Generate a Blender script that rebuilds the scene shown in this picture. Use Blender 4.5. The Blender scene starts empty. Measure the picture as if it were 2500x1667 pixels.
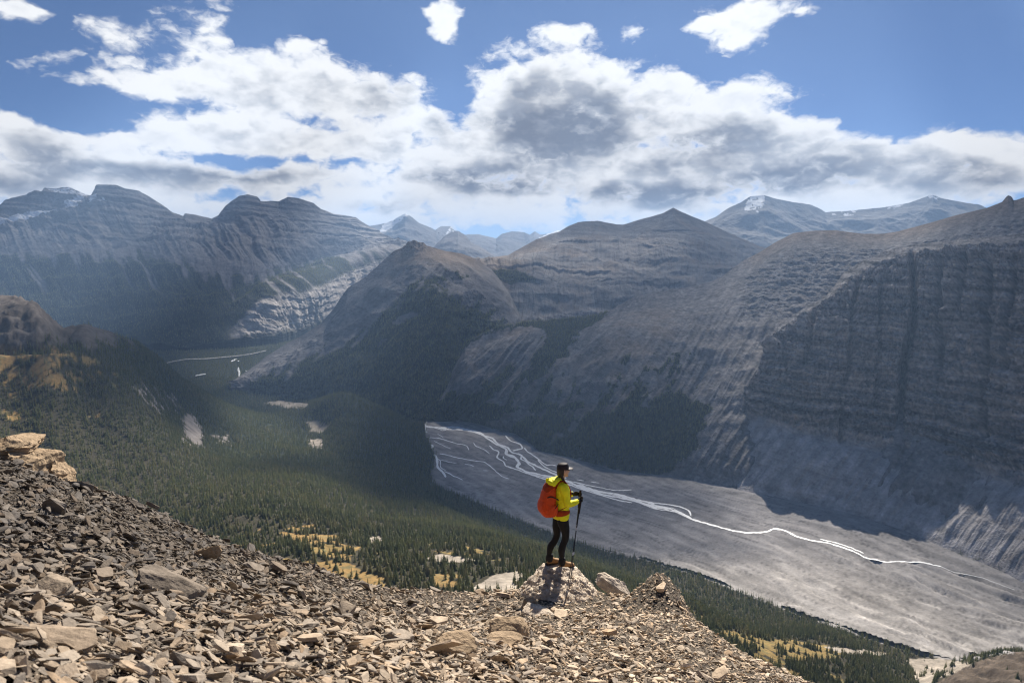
import bpy, math
import numpy as np
from mathutils import Vector, Matrix

sc = bpy.context.scene
COL = sc.collection
rng = np.random.default_rng(11)

# ------------------------------------------------------------------ camera
FPX, CX, CY, HORIZON = 1667.0, 1250.0, 833.5, 615.0
PITCH = math.atan((CY - HORIZON) / FPX)
cam_d = bpy.data.cameras.new('camera')
cam_d.sensor_width = 36.0
cam_d.lens = 36.0 * FPX / 2500.0
cam_d.clip_start = 0.05
cam_d.clip_end = 200000.0
cam_d.dof.use_dof = True
cam_d.dof.focus_distance = 13.5
cam_d.dof.aperture_fstop = 3.2
cam = bpy.data.objects.new('camera', cam_d)
COL.objects.link(cam)
cam.rotation_euler = (math.pi / 2 - PITCH, 0, 0)
sc.camera = cam

# ------------------------------------------------------------------ sun, exposure
SUN_AZ, SUN_EL = math.radians(16.0), math.radians(41.0)
SUN = np.array([math.sin(SUN_AZ) * math.cos(SUN_EL), math.cos(SUN_AZ) * math.cos(SUN_EL), math.sin(SUN_EL)])
sun_d = bpy.data.lights.new('sun', 'SUN')
sun_d.energy = 5.0
sun_d.angle = math.radians(0.53)
sun_d.color = (1.0, 0.93, 0.82)
sun = bpy.data.objects.new('sun', sun_d)
COL.objects.link(sun)
sun.rotation_euler = Vector(SUN).to_track_quat('Z', 'Y').to_euler()
vs = sc.view_settings
vs.view_transform = 'Standard'
vs.look = 'None'
vs.exposure = EXPOSURE = 0.92
vs.gamma = 1.0
vs.use_curve_mapping = False
sc.cycles.use_denoising = True
sc.cycles.filter_width = 1.15
sc.cycles.max_bounces = 5
sc.cycles.diffuse_bounces = 2
sc.cycles.glossy_bounces = 2
sc.cycles.transparent_max_bounces = 4
sc.cycles.volume_bounces = 0
sc.cycles.sample_clamp_indirect = 4.0

# ------------------------------------------------------------------ pixel <-> direction helpers (photo is 2500 x 1667)
_f = np.array([0, math.cos(PITCH), -math.sin(PITCH)])
_u = np.array([0, math.sin(PITCH), math.cos(PITCH)])
_r = np.array([1.0, 0, 0])

def ray(px, py):
    px, py = np.broadcast_arrays(np.asarray(px, float), np.asarray(py, float))
    a, b = (px - CX) / FPX, (CY - py) / FPX
    return _f + a[..., None] * _r + b[..., None] * _u

def at_y(px, py, Y):
    d = ray(px, py)
    return d * (np.asarray(Y, float) / d[..., 1])[..., None]

def at_z(px, py, Z):
    d = ray(px, py)
    return d * (np.asarray(Z, float) / d[..., 2])[..., None]

def proj(P):
    P = np.asarray(P, float)
    w = P @ _f
    w = np.where(np.abs(w) < 1e-6, 1e-6, w)
    return CX + FPX * (P @ _r) / w, CY - FPX * (P @ _u) / w

# ------------------------------------------------------------------ node helpers
class NT:
    def __init__(s, tree):
        s.t = tree
        s.n = tree.nodes
        s.n.clear()
    def add(s, typ, **kw):
        n = s.n.new(typ)
        for k, v in kw.items():
            setattr(n, k, v)
        return n
    def link(s, a, b):
        s.t.links.new(a, b)
    def _in(s, n, i, v):
        if v is None:
            return
        if isinstance(v, bpy.types.NodeSocket):
            s.t.links.new(v, n.inputs[i])
        else:
            try:
                n.inputs[i].default_value = v
            except TypeError:
                n.inputs[i].default_value = (v, v, v)
    def math(s, op, a, b=None, c=None, clamp=False):
        n = s.n.new('ShaderNodeMath'); n.operation = op; n.use_clamp = clamp
        s._in(n, 0, a); s._in(n, 1, b); s._in(n, 2, c)
        return n.outputs[0]
    def vmath(s, op, a, b=None, c=None):
        n = s.n.new('ShaderNodeVectorMath'); n.operation = op
        s._in(n, 0, a); s._in(n, 1, b); s._in(n, 2, c)
        return n.outputs['Value'] if op in ('DOT_PRODUCT', 'LENGTH', 'DISTANCE') else n.outputs['Vector']
    def comb(s, x, y, z=0.0):
        n = s.n.new('ShaderNodeCombineXYZ')
        s._in(n, 0, x); s._in(n, 1, y); s._in(n, 2, z)
        return n.outputs[0]
    def sep(s, v):
        n = s.n.new('ShaderNodeSeparateXYZ'); s._in(n, 0, v)
        return n.outputs
    def noise(s, vec, scale, detail=4.0, rough=0.5, dist=0.0, color=False, lac=2.0):
        n = s.n.new('ShaderNodeTexNoise')
        s._in(n, 'Vector', vec); n.inputs['Scale'].default_value = scale
        n.inputs['Detail'].default_value = detail; n.inputs['Roughness'].default_value = rough
        n.inputs['Lacunarity'].default_value = lac
        n.inputs['Distortion'].default_value = dist
        return n.outputs['Color'] if color else n.outputs[0]
    def smooth(s, v, a, b, lo=0.0, hi=1.0):
        n = s.n.new('ShaderNodeMapRange'); n.interpolation_type = 'SMOOTHSTEP'
        s._in(n, 0, v); s._in(n, 1, a); s._in(n, 2, b); s._in(n, 3, lo); s._in(n, 4, hi)
        return n.outputs[0]
    def lin(s, v, a, b, lo=0.0, hi=1.0):
        n = s.n.new('ShaderNodeMapRange')
        s._in(n, 0, v); s._in(n, 1, a); s._in(n, 2, b); s._in(n, 3, lo); s._in(n, 4, hi)
        return n.outputs[0]
    def mix(s, f, a, b, blend='MIX'):
        n = s.n.new('ShaderNodeMix'); n.data_type = 'RGBA'; n.blend_type = blend; n.clamp_factor = True
        s._in(n, 0, f)
        for i, v in ((6, a), (7, b)):
            if isinstance(v, bpy.types.NodeSocket):
                s.t.links.new(v, n.inputs[i])
            else:
                n.inputs[i].default_value = (*v[:3], 1.0)
        return n.outputs[2]
    def bump(s, h, strength=0.5, dist=1.0, normal=None):
        n = s.n.new('ShaderNodeBump')
        n.inputs['Strength'].default_value = strength; n.inputs['Distance'].default_value = dist
        s._in(n, 'Height', h)
        if normal is not None:
            s._in(n, 'Normal', normal)
        return n.outputs[0]
    def out(s, color, rough=0.9, normal=None, spec=0.2, **kw):
        p = s.n.new('ShaderNodeBsdfPrincipled')
        if isinstance(color, bpy.types.NodeSocket):
            s.t.links.new(color, p.inputs['Base Color'])
        else:
            p.inputs['Base Color'].default_value = (*color[:3], 1.0)
        s._in(p, 'Roughness', rough)
        p.inputs['Specular IOR Level'].default_value = spec
        if normal is not None:
            s._in(p, 'Normal', normal)
        for k, v in kw.items():
            s._in(p, k, v)
        o = s.n.new('ShaderNodeOutputMaterial')
        s.t.links.new(p.outputs[0], o.inputs['Surface'])
        return p

def material(name):
    m = bpy.data.materials.new(name)
    m.use_nodes = True
    return m, NT(m.node_tree)

# ------------------------------------------------------------------ world: Nishita sky + procedural clouds by direction
def azel(px, py):
    d = ray(px, py)
    return math.degrees(math.atan2(d[0], d[1])), math.degrees(math.asin(d[2] / np.linalg.norm(d)))

SKY_STRENGTH = 0.05
CLOUD_WHITE = 0.54
def make_world():
    w = bpy.data.worlds.new('World')
    sc.world = w
    w.use_nodes = True
    t = NT(w.node_tree)
    sky = t.add('ShaderNodeTexSky', sky_type='NISHITA')
    sky.sun_disc = False
    sky.sun_elevation = SUN_EL
    sky.sun_rotation = SUN_AZ
    sky.altitude = 2200.0
    sky.air_density = 0.55
    sky.dust_density = 0.3
    sky.ozone_density = 6.0
    g = t.add('ShaderNodeTexCoord').outputs['Generated']
    x, y, z = t.sep(g)[:3]
    az = t.math('MULTIPLY', t.math('ARCTAN2', x, y), 180 / math.pi)
    el = t.math('MULTIPLY', t.math('ARCSINE', z), 180 / math.pi)
    # warp
    q0 = t.comb(az, t.math('MULTIPLY', el, 1.5), 0.0)
    wcol = t.noise(q0, 0.16, 3.0, 0.55, color=True)
    warp = t.vmath('MULTIPLY', t.vmath('SUBTRACT', wcol, (0.5, 0.5, 0.5)), (2.2, 1.8, 0))
    pq = t.vmath('ADD', t.comb(az, el, 0.0), warp)
    # (px, py, rx, ry) ellipses in photo pixels -> directions
    CLOUDS = [
        (600, 235, 330, 120, 1.0), (830, 205, 220, 85, 1.0), (470, 205, 150, 70, .8), (1000, 260, 120, 110, .9), (330, 215, 95, 30, .55),
        (1320, 260, 210, 145, 1.15), (1470, 215, 130, 95, 1.0), (1620, 240, 100, 110, 1.0), (1400, 330, 280, 110, 1.1),
        (1800, 290, 180, 100, 1.0), (1950, 225, 130, 45, .85), (1900, 370, 250, 120, 1.1), (2150, 390, 220, 85, 1.1), (2330, 340, 150, 65, .95),
        (2450, 400, 130, 85, 1.0), (2250, 450, 300, 60, 1.0), (1600, 420, 320, 85, 1.1), (1150, 390, 260, 90, 1.0), (880, 370, 280, 75, .95),
        (560, 345, 330, 55, .95), (250, 345, 260, 55, .9), (50, 330, 130, 65, 1.0), (90, 430, 270, 75, 1.05), (400, 425, 330, 48, 1.0),
        (700, 440, 240, 40, .85), (950, 465, 250, 42, .85), (1280, 480, 260, 38, .75), (1600, 500, 260, 32, .75), (380, 480, 220, 40, .8), (720, 505, 200, 30, .7),
        (1000, 530, 300, 30, .75), (1330, 550, 280, 24, .7), (1600, 520, 300, 30, .8), (1200, 515, 240, 26, .75), (900, 555, 240, 18, .5), (2000, 500, 400, 40, .9), (300, 520, 400, 40, .8),
        (290, 68, 110, 36, .62), (115, 155, 84, 28, .72), (520, 12, 140, 28, .66), (490, 62, 85, 20, .45), (480, 115, 80, 22, .40),
        (735, 108, 66, 18, .85), (838, 28, 34, 16, .8), (35, 12, 80, 30, .95), (1800, 45, 140, 55, 1.0), (1750, 90, 75, 34, .8), (1930, 15, 95, 30, .85),
        (1340, 62, 50, 26, .75), (1550, 55, 46, 28, .75), (1420, 62, 48, 22, .8), (1075, 15, 50, 26, .8), (1080, 75, 40, 16, .75), (1110, 145, 45, 18, .6), (200, 192, 38, 14, .75),
        (1200, 152, 60, 18, .5),
    ]
    HOLES = [(180, 250, 170, 45, .9), (430, 262, 130, 24, .5), (1090, 232, 70, 34, .8), (620, 400, 180, 9, .55), (830, 410, 120, 16, .75), (1020, 345, 70, 10, .5), (760, 290, 60, 16, .5),
             (2200, 200, 320, 110, .9), (2330, 110, 300, 120, .9), (930, 130, 170, 40, .6), (650, 60, 90, 50, .5), (1650, 130, 120, 40, .5), (390, 140, 60, 30, .4), (400, 100, 60, 20, .4), (190, 115, 80, 18, .5), (1230, 555, 90, 12, .5), (560, 470, 45, 9, .5)]
    DARK = [(1370, 320, 175, 62, 1.0), (1300, 215, 80, 55, .55), (1440, 260, 110, 60, .6), (1150, 445, 150, 24, 1.0), (1250, 420, 130, 26, .6), (1600, 480, 180, 24, 1.0), (950, 225, 75, 50, .45), (1780, 345, 140, 55, .6),
            (1920, 440, 170, 36, .75), (2060, 400, 160, 50, .55), (2330, 440, 160, 40, .65), (130, 345, 90, 45, .6), (50, 440, 110, 30, .7), (430, 430, 280, 24, .85), (620, 420, 80, 26, .65), (250, 412, 190, 22, .6),
            (930, 497, 75, 16, .75), (1240, 478, 110, 14, .75), (1120, 300, 50, 45, .5), (700, 210, 180, 40, .18), (820, 345, 200, 30, .15), (1650, 390, 120, 40, .6), (2200, 350, 90, 40, .35), (1420, 300, 160, 90, .35)]
    # lay the cloud fields out on elevation bands; each band is one curve node over azimuth (R clouds, G gaps, B grey bases)
    A0, A1 = -46.0, 46.0
    bands = np.array([0, .8, 1.7, 2.6, 3.6, 4.7, 5.8, 6.9, 8.0, 9.2, 10.4, 11.6, 12.9, 14.2, 15.6, 17.0, 18.5, 20.0, 22.0])
    azs = np.linspace(A0, A1, 120)
    AZ, EL = np.meshgrid(azs, bands)
    def field(lst, floor, k=.55, dE=0.0):
        acc = np.full(AZ.shape, floor)
        for (px, py, rx, ry, wt) in lst:
            a0, e0 = azel(px, py)
            a1, _ = azel(px + rx, py); _, e1 = azel(px, py - ry)
            ra, re = max(abs(a1 - a0), .2), max(abs(e1 - e0), .35)
            e0 = e0 - dE
            v = wt * (1 - k * (((AZ - a0) / ra) ** 2 + ((EL - e0) / re) ** 2))
            acc = np.logaddexp(acc * 8, v * 8) / 8
        return acc
    LO, SPAN = -1.1, 2.6
    cl_f = field(CLOUDS, -1.1, .8)
    above = field(CLOUDS, -1.1, .8, 1.5)                 # how much cloud lies higher up: bases are grey, tops are bright
    FB = (np.maximum(cl_f, -1.1) - LO) / SPAN
    FH = np.clip(np.maximum(field(HOLES, -.2), 0.0) / SPAN, 0, 1)
    FD = (np.clip(np.maximum(field(DARK, -.6), -.6) + .30 * np.clip(above, 0, 1.1) - .10, -.7, 1.3) - LO) / SPAN
    wx, wy, _z = t.sep(pq)[:3]
    u = t.lin(wx, A0, A1)
    uvec = t.comb(u, u, u)
    el_c = t.math('MINIMUM', t.math('MAXIMUM', wy, 0.0), 21.99)
    acc = None
    for k, e in enumerate(bands):
        cv = t.add('ShaderNodeRGBCurve')
        m = cv.mapping
        m.use_clip = False
        for ci, F in enumerate((FB, FH, FD)):
            c = m.curves[ci]
            pts = [(float(i) / (len(azs) - 1), float(F[k, i])) for i in range(len(azs))]
            keep = [0] + [i for i in range(1, len(pts) - 1) if abs(pts[i][1] * 2 - pts[i - 1][1] - pts[i + 1][1]) > 0.0015 or i % 8 == 0] + [len(pts) - 1]
            c.points[0].location = pts[0]; c.points[1].location = pts[-1]
            for i in keep[1:-1]:
                c.points.new(*pts[i])
            for p_ in c.points:
                p_.handle_type = 'VECTOR'
        m.update()
        t.link(uvec, cv.inputs['Color'])
        lo = bands[k - 1] if k else e - 1.0
        hi = bands[k + 1] if k + 1 < len(bands) else e + 1.0
        w1 = t.math('MULTIPLY_ADD', el_c, 1 / (e - lo), -lo / (e - lo)) if k else 1.0
        w2 = t.math('MULTIPLY_ADD', el_c, -1 / (hi - e), hi / (hi - e)) if k + 1 < len(bands) else 1.0
        wgt = t.math('MAXIMUM', t.math('MINIMUM', w1, w2), 0.0)
        acc = t.vmath('MULTIPLY', cv.outputs[0], t.comb(wgt, wgt, wgt)) if acc is None else t.vmath('MULTIPLY_ADD', cv.outputs[0], t.comb(wgt, wgt, wgt), acc)
    fb, fh, fd = t.sep(acc)[:3]
    B = t.math('MULTIPLY_ADD', fb, SPAN, LO)
    Hh = t.math('MULTIPLY', fh, SPAN)
    Dk = t.math('MULTIPLY_ADD', fd, SPAN, LO)
    # clouds away from the view: same kind of broken cumulus
    far_mask = t.math('MAXIMUM', t.smooth(t.math('ABSOLUTE', az), 40, 46), t.smooth(el, 20, 24))
    low = t.math('MULTIPLY_ADD', t.smooth(el, 2, 24), -1.1, 0.65)
    B = t.math('ADD', t.math('MULTIPLY', B, t.math('SUBTRACT', 1.0, far_mask)), t.math('MULTIPLY', low, far_mask))
    # detail noise: finer towards the horizon
    fine = t.math('DIVIDE', 14.0, t.math('ADD', t.math('MAXIMUM', el, 0.0), 9.0))
    qn = t.vmath('MULTIPLY', t.comb(az, t.math('MULTIPLY', el, 1.7), 3.0), t.comb(1.0, 1.0, 1.0))
    def puff(vec, sc_, det):
        v = t.add('ShaderNodeTexVoronoi', voronoi_dimensions='2D', feature='SMOOTH_F1')
        v.normalize = True
        t._in(v, 'Vector', vec); v.inputs['Scale'].default_value = sc_; v.inputs['Detail'].default_value = det
        v.inputs['Roughness'].default_value = .55; v.inputs['Smoothness'].default_value = .35
        return v.outputs['Distance']
    wq = t.vmath('ADD', qn, t.vmath('MULTIPLY', t.vmath('SUBTRACT', t.noise(qn, 0.55, 3.0, .55, color=True), (.5, .5, .5)), (2.6, 2.6, 0)))
    n1 = t.noise(qn, 0.30, 5.0, 0.55, 0.0)
    v1 = puff(wq, 0.42, 2.0)
    n2 = t.noise(wq, 0.95, 4.0, 0.58, 0.0)
    d1 = t.math('SUBTRACT', n1, .5); d2 = t.math('SUBTRACT', n2, .5)
    pv_ = t.math('SUBTRACT', 0.36, v1)
    nn = t.math('ADD', t.math('MULTIPLY', d1, 1.7), t.math('ADD', t.math('MULTIPLY', d2, 0.9), t.math('MULTIPLY', pv_, 1.5)))
    D = t.math('SUBTRACT', t.math('ADD', t.math('MULTIPLY', B, 1.15), nn), t.math('MULTIPLY', Hh, 1.5))
    D = t.math('SUBTRACT', D, 0.14)
    alpha = t.smooth(D, -0.06, 0.62)
    # relief: the puffs sampled a little higher up (towards the sun) shade what is below them
    v2 = puff(t.vmath('ADD', wq, (0.30, 0.85, 0.0)), 0.42, 1.0)
    n3 = t.noise(t.vmath('ADD', qn, (0.35, 1.5, 0.0)), 0.30, 3.0, 0.55, 0.0)
    relief = t.math('ADD', t.math('MULTIPLY', t.math('SUBTRACT', v1, v2), 0.9), t.math('MULTIPLY', t.math('SUBTRACT', n3, n1), 1.2))
    shade = t.math('ADD', t.math('MULTIPLY', Dk, 1.12), t.math('ADD', relief, t.math('MULTIPLY', t.math('ADD', d1, t.math('MULTIPLY', pv_, .5)), 0.9)))
    thick = t.smooth(D, 0.20, 1.0)
    sh1 = t.math('MULTIPLY', t.smooth(shade, 0.02, 1.0), thick)
    ccol = t.mix(sh1, (1.0, 1.0, 1.0), (0.19, 0.215, 0.275))
    soft = t.math('MULTIPLY', t.smooth(relief, -0.15, 0.40), t.math('MULTIPLY', thick, 0.40))
    ccol = t.mix(soft, ccol, (0.60, 0.64, 0.71))
    ccol = t.vmath('SCALE', ccol); ccol.node.inputs['Scale'].default_value = CLOUD_WHITE
    skyc = t.vmath('SCALE', sky.outputs[0]); skyc.node.inputs['Scale'].default_value = SKY_STRENGTH
    up = t.smooth(el, -1.5, 1.0)
    res = t.mix(t.math('MULTIPLY', alpha, up), skyc, ccol)
    bg = t.add('ShaderNodeBackground')
    bg.inputs['Strength'].default_value = 1.0
    t.link(res, bg.inputs['Color'])
    o = t.add('ShaderNodeOutputWorld')
    t.link(bg.outputs[0], o.inputs['Surface'])
    w.cycles.sampling_method = 'MANUAL'
    w.cycles.sample_map_resolution = 512
make_world()
# ------------------------------------------------------------------ numpy noise
_perm = np.random.default_rng(3).permutation(4096).astype(np.int32)
_gr = np.random.default_rng(4).normal(size=(4096, 3)).astype(np.float32)
_gr /= np.linalg.norm(_gr, axis=1, keepdims=True)

def perlin(x, y, z=0.0):
    x, y, z = np.broadcast_arrays(np.asarray(x, np.float32), np.asarray(y, np.float32), np.asarray(z, np.float32))
    xi, yi, zi = np.floor(x).astype(np.int32), np.floor(y).astype(np.int32), np.floor(z).astype(np.int32)
    fx, fy, fz = x - xi, y - yi, z - zi
    ux, uy, uz = (f * f * f * (f * (f * 6 - 15) + 10) for f in (fx, fy, fz))
    res = 0
    for dx in (0, 1):
        wx = ux if dx else 1 - ux
        hx = _perm[(xi + dx) & 4095]
        for dy in (0, 1):
            wy = uy if dy else 1 - uy
            hy = _perm[(hx + yi + dy) & 4095]
            for dz in (0, 1):
                wz = uz if dz else 1 - uz
                g = _gr[_perm[(hy + zi + dz) & 4095]]
                res = res + wx * wy * wz * (g[..., 0] * (fx - dx) + g[..., 1] * (fy - dy) + g[..., 2] * (fz - dz))
    return res * 1.5

def fbm(x, y, z=0.0, o=5, gain=.5, ridged=False):
    a, s, f = 1.0, 0, 1.0
    n = 0
    for i in range(o):
        v = perlin(np.asarray(x) * f + 17.3 * i, np.asarray(y) * f + 5.1 * i, np.asarray(z) * f + 9.7 * i)
        if ridged:
            v = 1 - 2 * np.abs(v)
        s = s + a * v
        n += a
        a *= gain
        f *= 2.03
    return s / n

def sstep(v, a, b):
    t = np.clip((v - a) / (b - a), 0, 1)
    return t * t * (3 - 2 * t)

def inpoly(px, py, poly):
    px, py = np.asarray(px), np.asarray(py)
    r = np.zeros(px.shape, bool)
    n = len(poly)
    for i in range(n):
        x0, y0 = poly[i][:2]
        x1, y1 = poly[(i + 1) % n][:2]
        if y0 == y1:
            continue
        c = ((y0 > py) != (y1 > py)) & (px < (x1 - x0) * (py - y0) / (y1 - y0) + x0)
        r ^= c
    return r

def soft_poly(px, py, poly, jx=0.0, n=None):
    """polygon test with a ragged edge (photo-pixel jitter n * jx)"""
    if n is not None:
        return inpoly(px + n[0] * jx, py + n[1] * jx * .6, poly).astype(float)
    return inpoly(px, py, poly).astype(float)

# ------------------------------------------------------------------ mesh helpers
def mesh_from(name, V, faces, mat=None, smooth=True, col=None, parent=None, kind=None, link=True):
    V = np.asarray(V, np.float32).reshape(-1, 3)
    F = np.asarray(faces, np.int32)
    me = bpy.data.meshes.new(name)
    me.vertices.add(len(V))
    me.vertices.foreach_set('co', V.ravel())
    k = F.shape[1]
    me.loops.add(F.size)
    me.loops.foreach_set('vertex_index', F.ravel())
    me.polygons.add(len(F))
    me.polygons.foreach_set('loop_start', np.arange(0, F.size, k, dtype=np.int32))
    me.polygons.foreach_set('loop_total', np.full(len(F), k, np.int32))
    me.polygons.foreach_set('use_smooth', np.full(len(F), bool(smooth)))
    if col is not None:
        a = me.color_attributes.new('albedo', 'FLOAT_COLOR', 'POINT')
        c = np.ones((len(V), 4), np.float32)
        c[:, :3] = np.asarray(col).reshape(-1, 3)
        a.data.foreach_set('color', c.ravel())
    me.update()
    me.validate()
    if mat is not None:
        me.materials.append(mat)
    if not link:
        return me
    o = bpy.data.objects.new(name, me)
    COL.objects.link(o)
    if parent is not None:
        o.parent = parent
    if kind:
        o['kind'] = kind
    return o

def grid_faces(nv, nu, keep=None):
    i = np.arange(nv * nu, dtype=np.int32).reshape(nv, nu)
    f = np.stack([i[:-1, :-1], i[:-1, 1:], i[1:, 1:], i[1:, :-1]], -1)
    if keep is not None:
        f = f[keep]
    return f.reshape(-1, 4)

def normals(P):
    du = np.gradient(P, axis=1)
    dv = np.gradient(P, axis=0)
    n = np.cross(du, dv)
    n /= np.linalg.norm(n, axis=-1, keepdims=True) + 1e-9
    n *= np.where((n * P).sum(-1, keepdims=True) > 0, -1, 1)      # towards the viewer side
    return n

def pchip_rows(R, tt, t):
    """monotone cubic through rows R[k, nu, c] at knots tt[k], sampled at t"""
    h = np.diff(tt)
    d = np.diff(R, axis=0) / h[:, None, None]
    m = np.zeros_like(R)
    for k in range(1, len(tt) - 1):
        a, b = d[k - 1], d[k]
        w1, w2 = 2 * h[k] + h[k - 1], h[k] + 2 * h[k - 1]
        with np.errstate(divide='ignore', invalid='ignore'):
            hm = (w1 + w2) / (w1 / a + w2 / b)
        m[k] = np.where(a * b > 0, hm, 0)
    m[0], m[-1] = d[0], d[-1]
    k = np.clip(np.searchsorted(tt, t, side='right') - 1, 0, len(h) - 1)
    s = ((t - tt[k]) / h[k])[:, None, None]
    H = h[k][:, None, None]
    return ((1 + 2 * s) * (1 - s) ** 2 * R[k] + s * (1 - s) ** 2 * H * m[k]
            + s * s * (3 - 2 * s) * R[k + 1] + s * s * (s - 1) * H * m[k + 1])

def loft(rows, p0, p1, du, dv, back=None):
    """rows: front-face polylines [(px, py, Y), ...] from ridge to base; columns are lines of sight px.
    Y None -> on the valley floor.  back: list of (dY, dz) rows behind the ridge.  returns P[nv,nu,3], v (0 at ridge), ridge row index"""
    U = np.arange(p0, p1 + du * .5, du)
    RR = []
    for row in rows:
        r = sorted(row)
        x = [a[0] for a in r]
        py = np.interp(U, x, [a[1] for a in r])
        ys = [a[2] if a[2] is not None else at_z(a[0], a[1], -502.0)[1] for a in r]
        Y = np.interp(U, x, ys)
        RR.append(at_y(U, py, Y))
    lens = [1.0]
    tt = [0.0]
    for k in range(1, len(RR)):
        a, b = proj(RR[k - 1])[1], proj(RR[k])[1]
        tt.append(tt[-1] + max(float(np.mean(np.abs(b - a))), 8.0))
    n_front = int(tt[-1] / dv)
    T = np.linspace(0, tt[-1], n_front)
    Pf = pchip_rows(np.array(RR), np.array(tt), T)
    vv = T / tt[-1]
    P = Pf
    nb = 0
    if back:
        ridge = RR[0]
        rad = ridge[:, :2] / np.linalg.norm(ridge[:, :2], axis=1, keepdims=True)
        br = []
        for (dY, dz) in back:
            q = ridge.copy()
            q[:, :2] += rad * dY
            q[:, 2] += dz
            br.append(q)
        br = [ridge] + br
        nbk = 10
        rows_b = []
        for k in range(len(br) - 1):
            for s in np.linspace(0, 1, nbk, endpoint=False)[(1 if k == 0 else 0):]:
                rows_b.append(br[k] * (1 - s) + br[k + 1] * s)
        rows_b.append(br[-1])
        rows_b = np.array(rows_b)[::-1]
        nb = len(rows_b)
        P = np.concatenate([rows_b, Pf], 0)
        vv = np.concatenate([np.zeros(nb), vv])
    return P, vv, nb, U

# ------------------------------------------------------------------ terrain materials (albedo attribute + fine grain)
def terrain_material(name, s1, s2, bump_s, bump_d, strata=0.0, contrast=0.5):
    m, t = material(name)
    geo = t.add('ShaderNodeNewGeometry')
    pos = geo.outputs['Position']
    att = t.add('ShaderNodeAttribute'); att.attribute_name = 'albedo'
    c = att.outputs['Color']
    n1 = t.noise(pos, 1.0 / s1, 6.0, 0.62)
    n2 = t.noise(pos, 1.0 / s2, 5.0, 0.6)
    k = t.math('MULTIPLY', t.lin(n1, 0.25, 0.75, 1 - contrast, 1 + contrast), t.lin(n2, 0.25, 0.75, 1 - contrast * .6, 1 + contrast * .6))
    h = t.math('ADD', t.math('MULTIPLY', n1, 1.0), t.math('MULTIPLY', n2, 0.4))
    if strata:
        # bedding: thin beds with a wavy dip, only where the ground is steep
        x, y, z = t.sep(pos)[:3]
        w = t.noise(pos, 1 / 260.0, 3.0, 0.5)
        zz = t.math('ADD', t.math('ADD', z, t.math('MULTIPLY', w, 90.0)), t.math('MULTIPLY', x, 0.07))
        b1 = t.noise(t.comb(0, 0, t.math('MULTIPLY', zz, 1 / strata)), 1.0, 4.0, 0.65)
        steep = t.smooth(t.sep(geo.outputs['Normal'])[2], 0.86, 0.62)
        k = t.math('MULTIPLY', k, t.math('ADD', 1.0, t.math('MULTIPLY', steep, t.lin(b1, 0.3, 0.7, -0.42, 0.42))))
        h = t.math('ADD', h, t.math('MULTIPLY', t.math('MULTIPLY', b1, steep), 1.6))
    cc = t.vmath('MULTIPLY', c, t.comb(k, k, k))
    t.out(cc, 0.95, t.bump(h, bump_s, bump_d), spec=0.08)
    return m

M_far = terrain_material('far_rock', 160, 30, 0.6, 16.0, strata=55.0, contrast=.25)
M_mount = terrain_material('mountain_rock', 60, 9, 1.0, 8.0, strata=24.0, contrast=.36)
M_cliff = terrain_material('cliff_rock', 26, 4.5, 1.0, 4.5, strata=16.0, contrast=.50)
M_ground = terrain_material('slope_ground', 22, 3.0, 0.7, 1.6, contrast=.4)
M_gravel = terrain_material('gravel_bar', 30, 3.0, 0.9, 1.2, contrast=.36)

ROCK = np.array([.182, .168, .165]); SCREE = np.array([.255, .240, .238]); FOREST = np.array([.030, .036, .022])
SNOW = np.array([.72, .74, .78]); GOLD = np.array([.27, .175, .07]); BROWN = np.array([.19, .135, .09]); GRAVEL = np.array([.35, .33, .325])
surf_samples = []     # (P, px, py) of every terrain sheet, used to shape the unseen shade-casting cloud layer
forest_pts = []      # (P, scale) lists for tree scattering

def scatter(P, mask, spacing, hmin, hmax, store, jitter_seed=0):
    """one tree per spacing^2 of masked ground; P grid, mask per vertex"""
    r = np.random.default_rng(100 + jitter_seed)
    a, b, c, d = P[:-1, :-1], P[:-1, 1:], P[1:, 1:], P[1:, :-1]
    area = np.linalg.norm(np.cross(c - a, d - b), axis=-1) * .5
    mk = (mask[:-1, :-1] + mask[:-1, 1:] + mask[1:, 1:] + mask[1:, :-1]) / 4
    lam = area * mk / spacing ** 2
    cnt = r.poisson(np.clip(lam, 0, 50))
    ii, jj = np.nonzero(cnt)
    rep = cnt[ii, jj]
    ii, jj = np.repeat(ii, rep), np.repeat(jj, rep)
    s, q = r.random(len(ii))[:, None], r.random(len(ii))[:, None]
    pt = (a[ii, jj] * (1 - s) + b[ii, jj] * s) * (1 - q) + (d[ii, jj] * (1 - s) + c[ii, jj] * s) * q
    h = hmin + (hmax - hmin) * r.beta(2.2, 2.0, len(ii))
    store.append(np.concatenate([pt, h[:, None]], 1))
    return len(ii)

def mountain(name, rows, p0, p1, du, dv, back, shape, mat, colour, trees=None):
    P, vv, nb, U = loft(rows, p0, p1, du, dv, back)
    V = np.broadcast_to(vv[:, None], P.shape[:2])
    front = (np.arange(P.shape[0]) >= nb)[:, None]
    P0 = P.copy()
    P = shape(P, V, normals(P), front)
    px, py = proj(P0)
    N = normals(P)
    slope = np.abs(N[..., 2])
    col = colour(P, px, py, slope, V)
    surf_samples.append((P[nb:][::3, ::3], px[nb:][::3, ::3], py[nb:][::3, ::3]))
    sk = P[-1:] + [0, 0, -70.0]
    mesh_from(name, np.concatenate([P, sk]), grid_faces(P.shape[0] + 1, P.shape[1]), mat, smooth=False, col=np.concatenate([col, col[-1:]]), kind='structure')
    if trees:
        trees(P, px, py, slope)

def nz(P, L, o=4, sz=1.0, ridged=False, off=0.0):
    return fbm(P[..., 0] / L + off, P[..., 1] / L, P[..., 2] / (L * sz), o, ridged=ridged)

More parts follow.
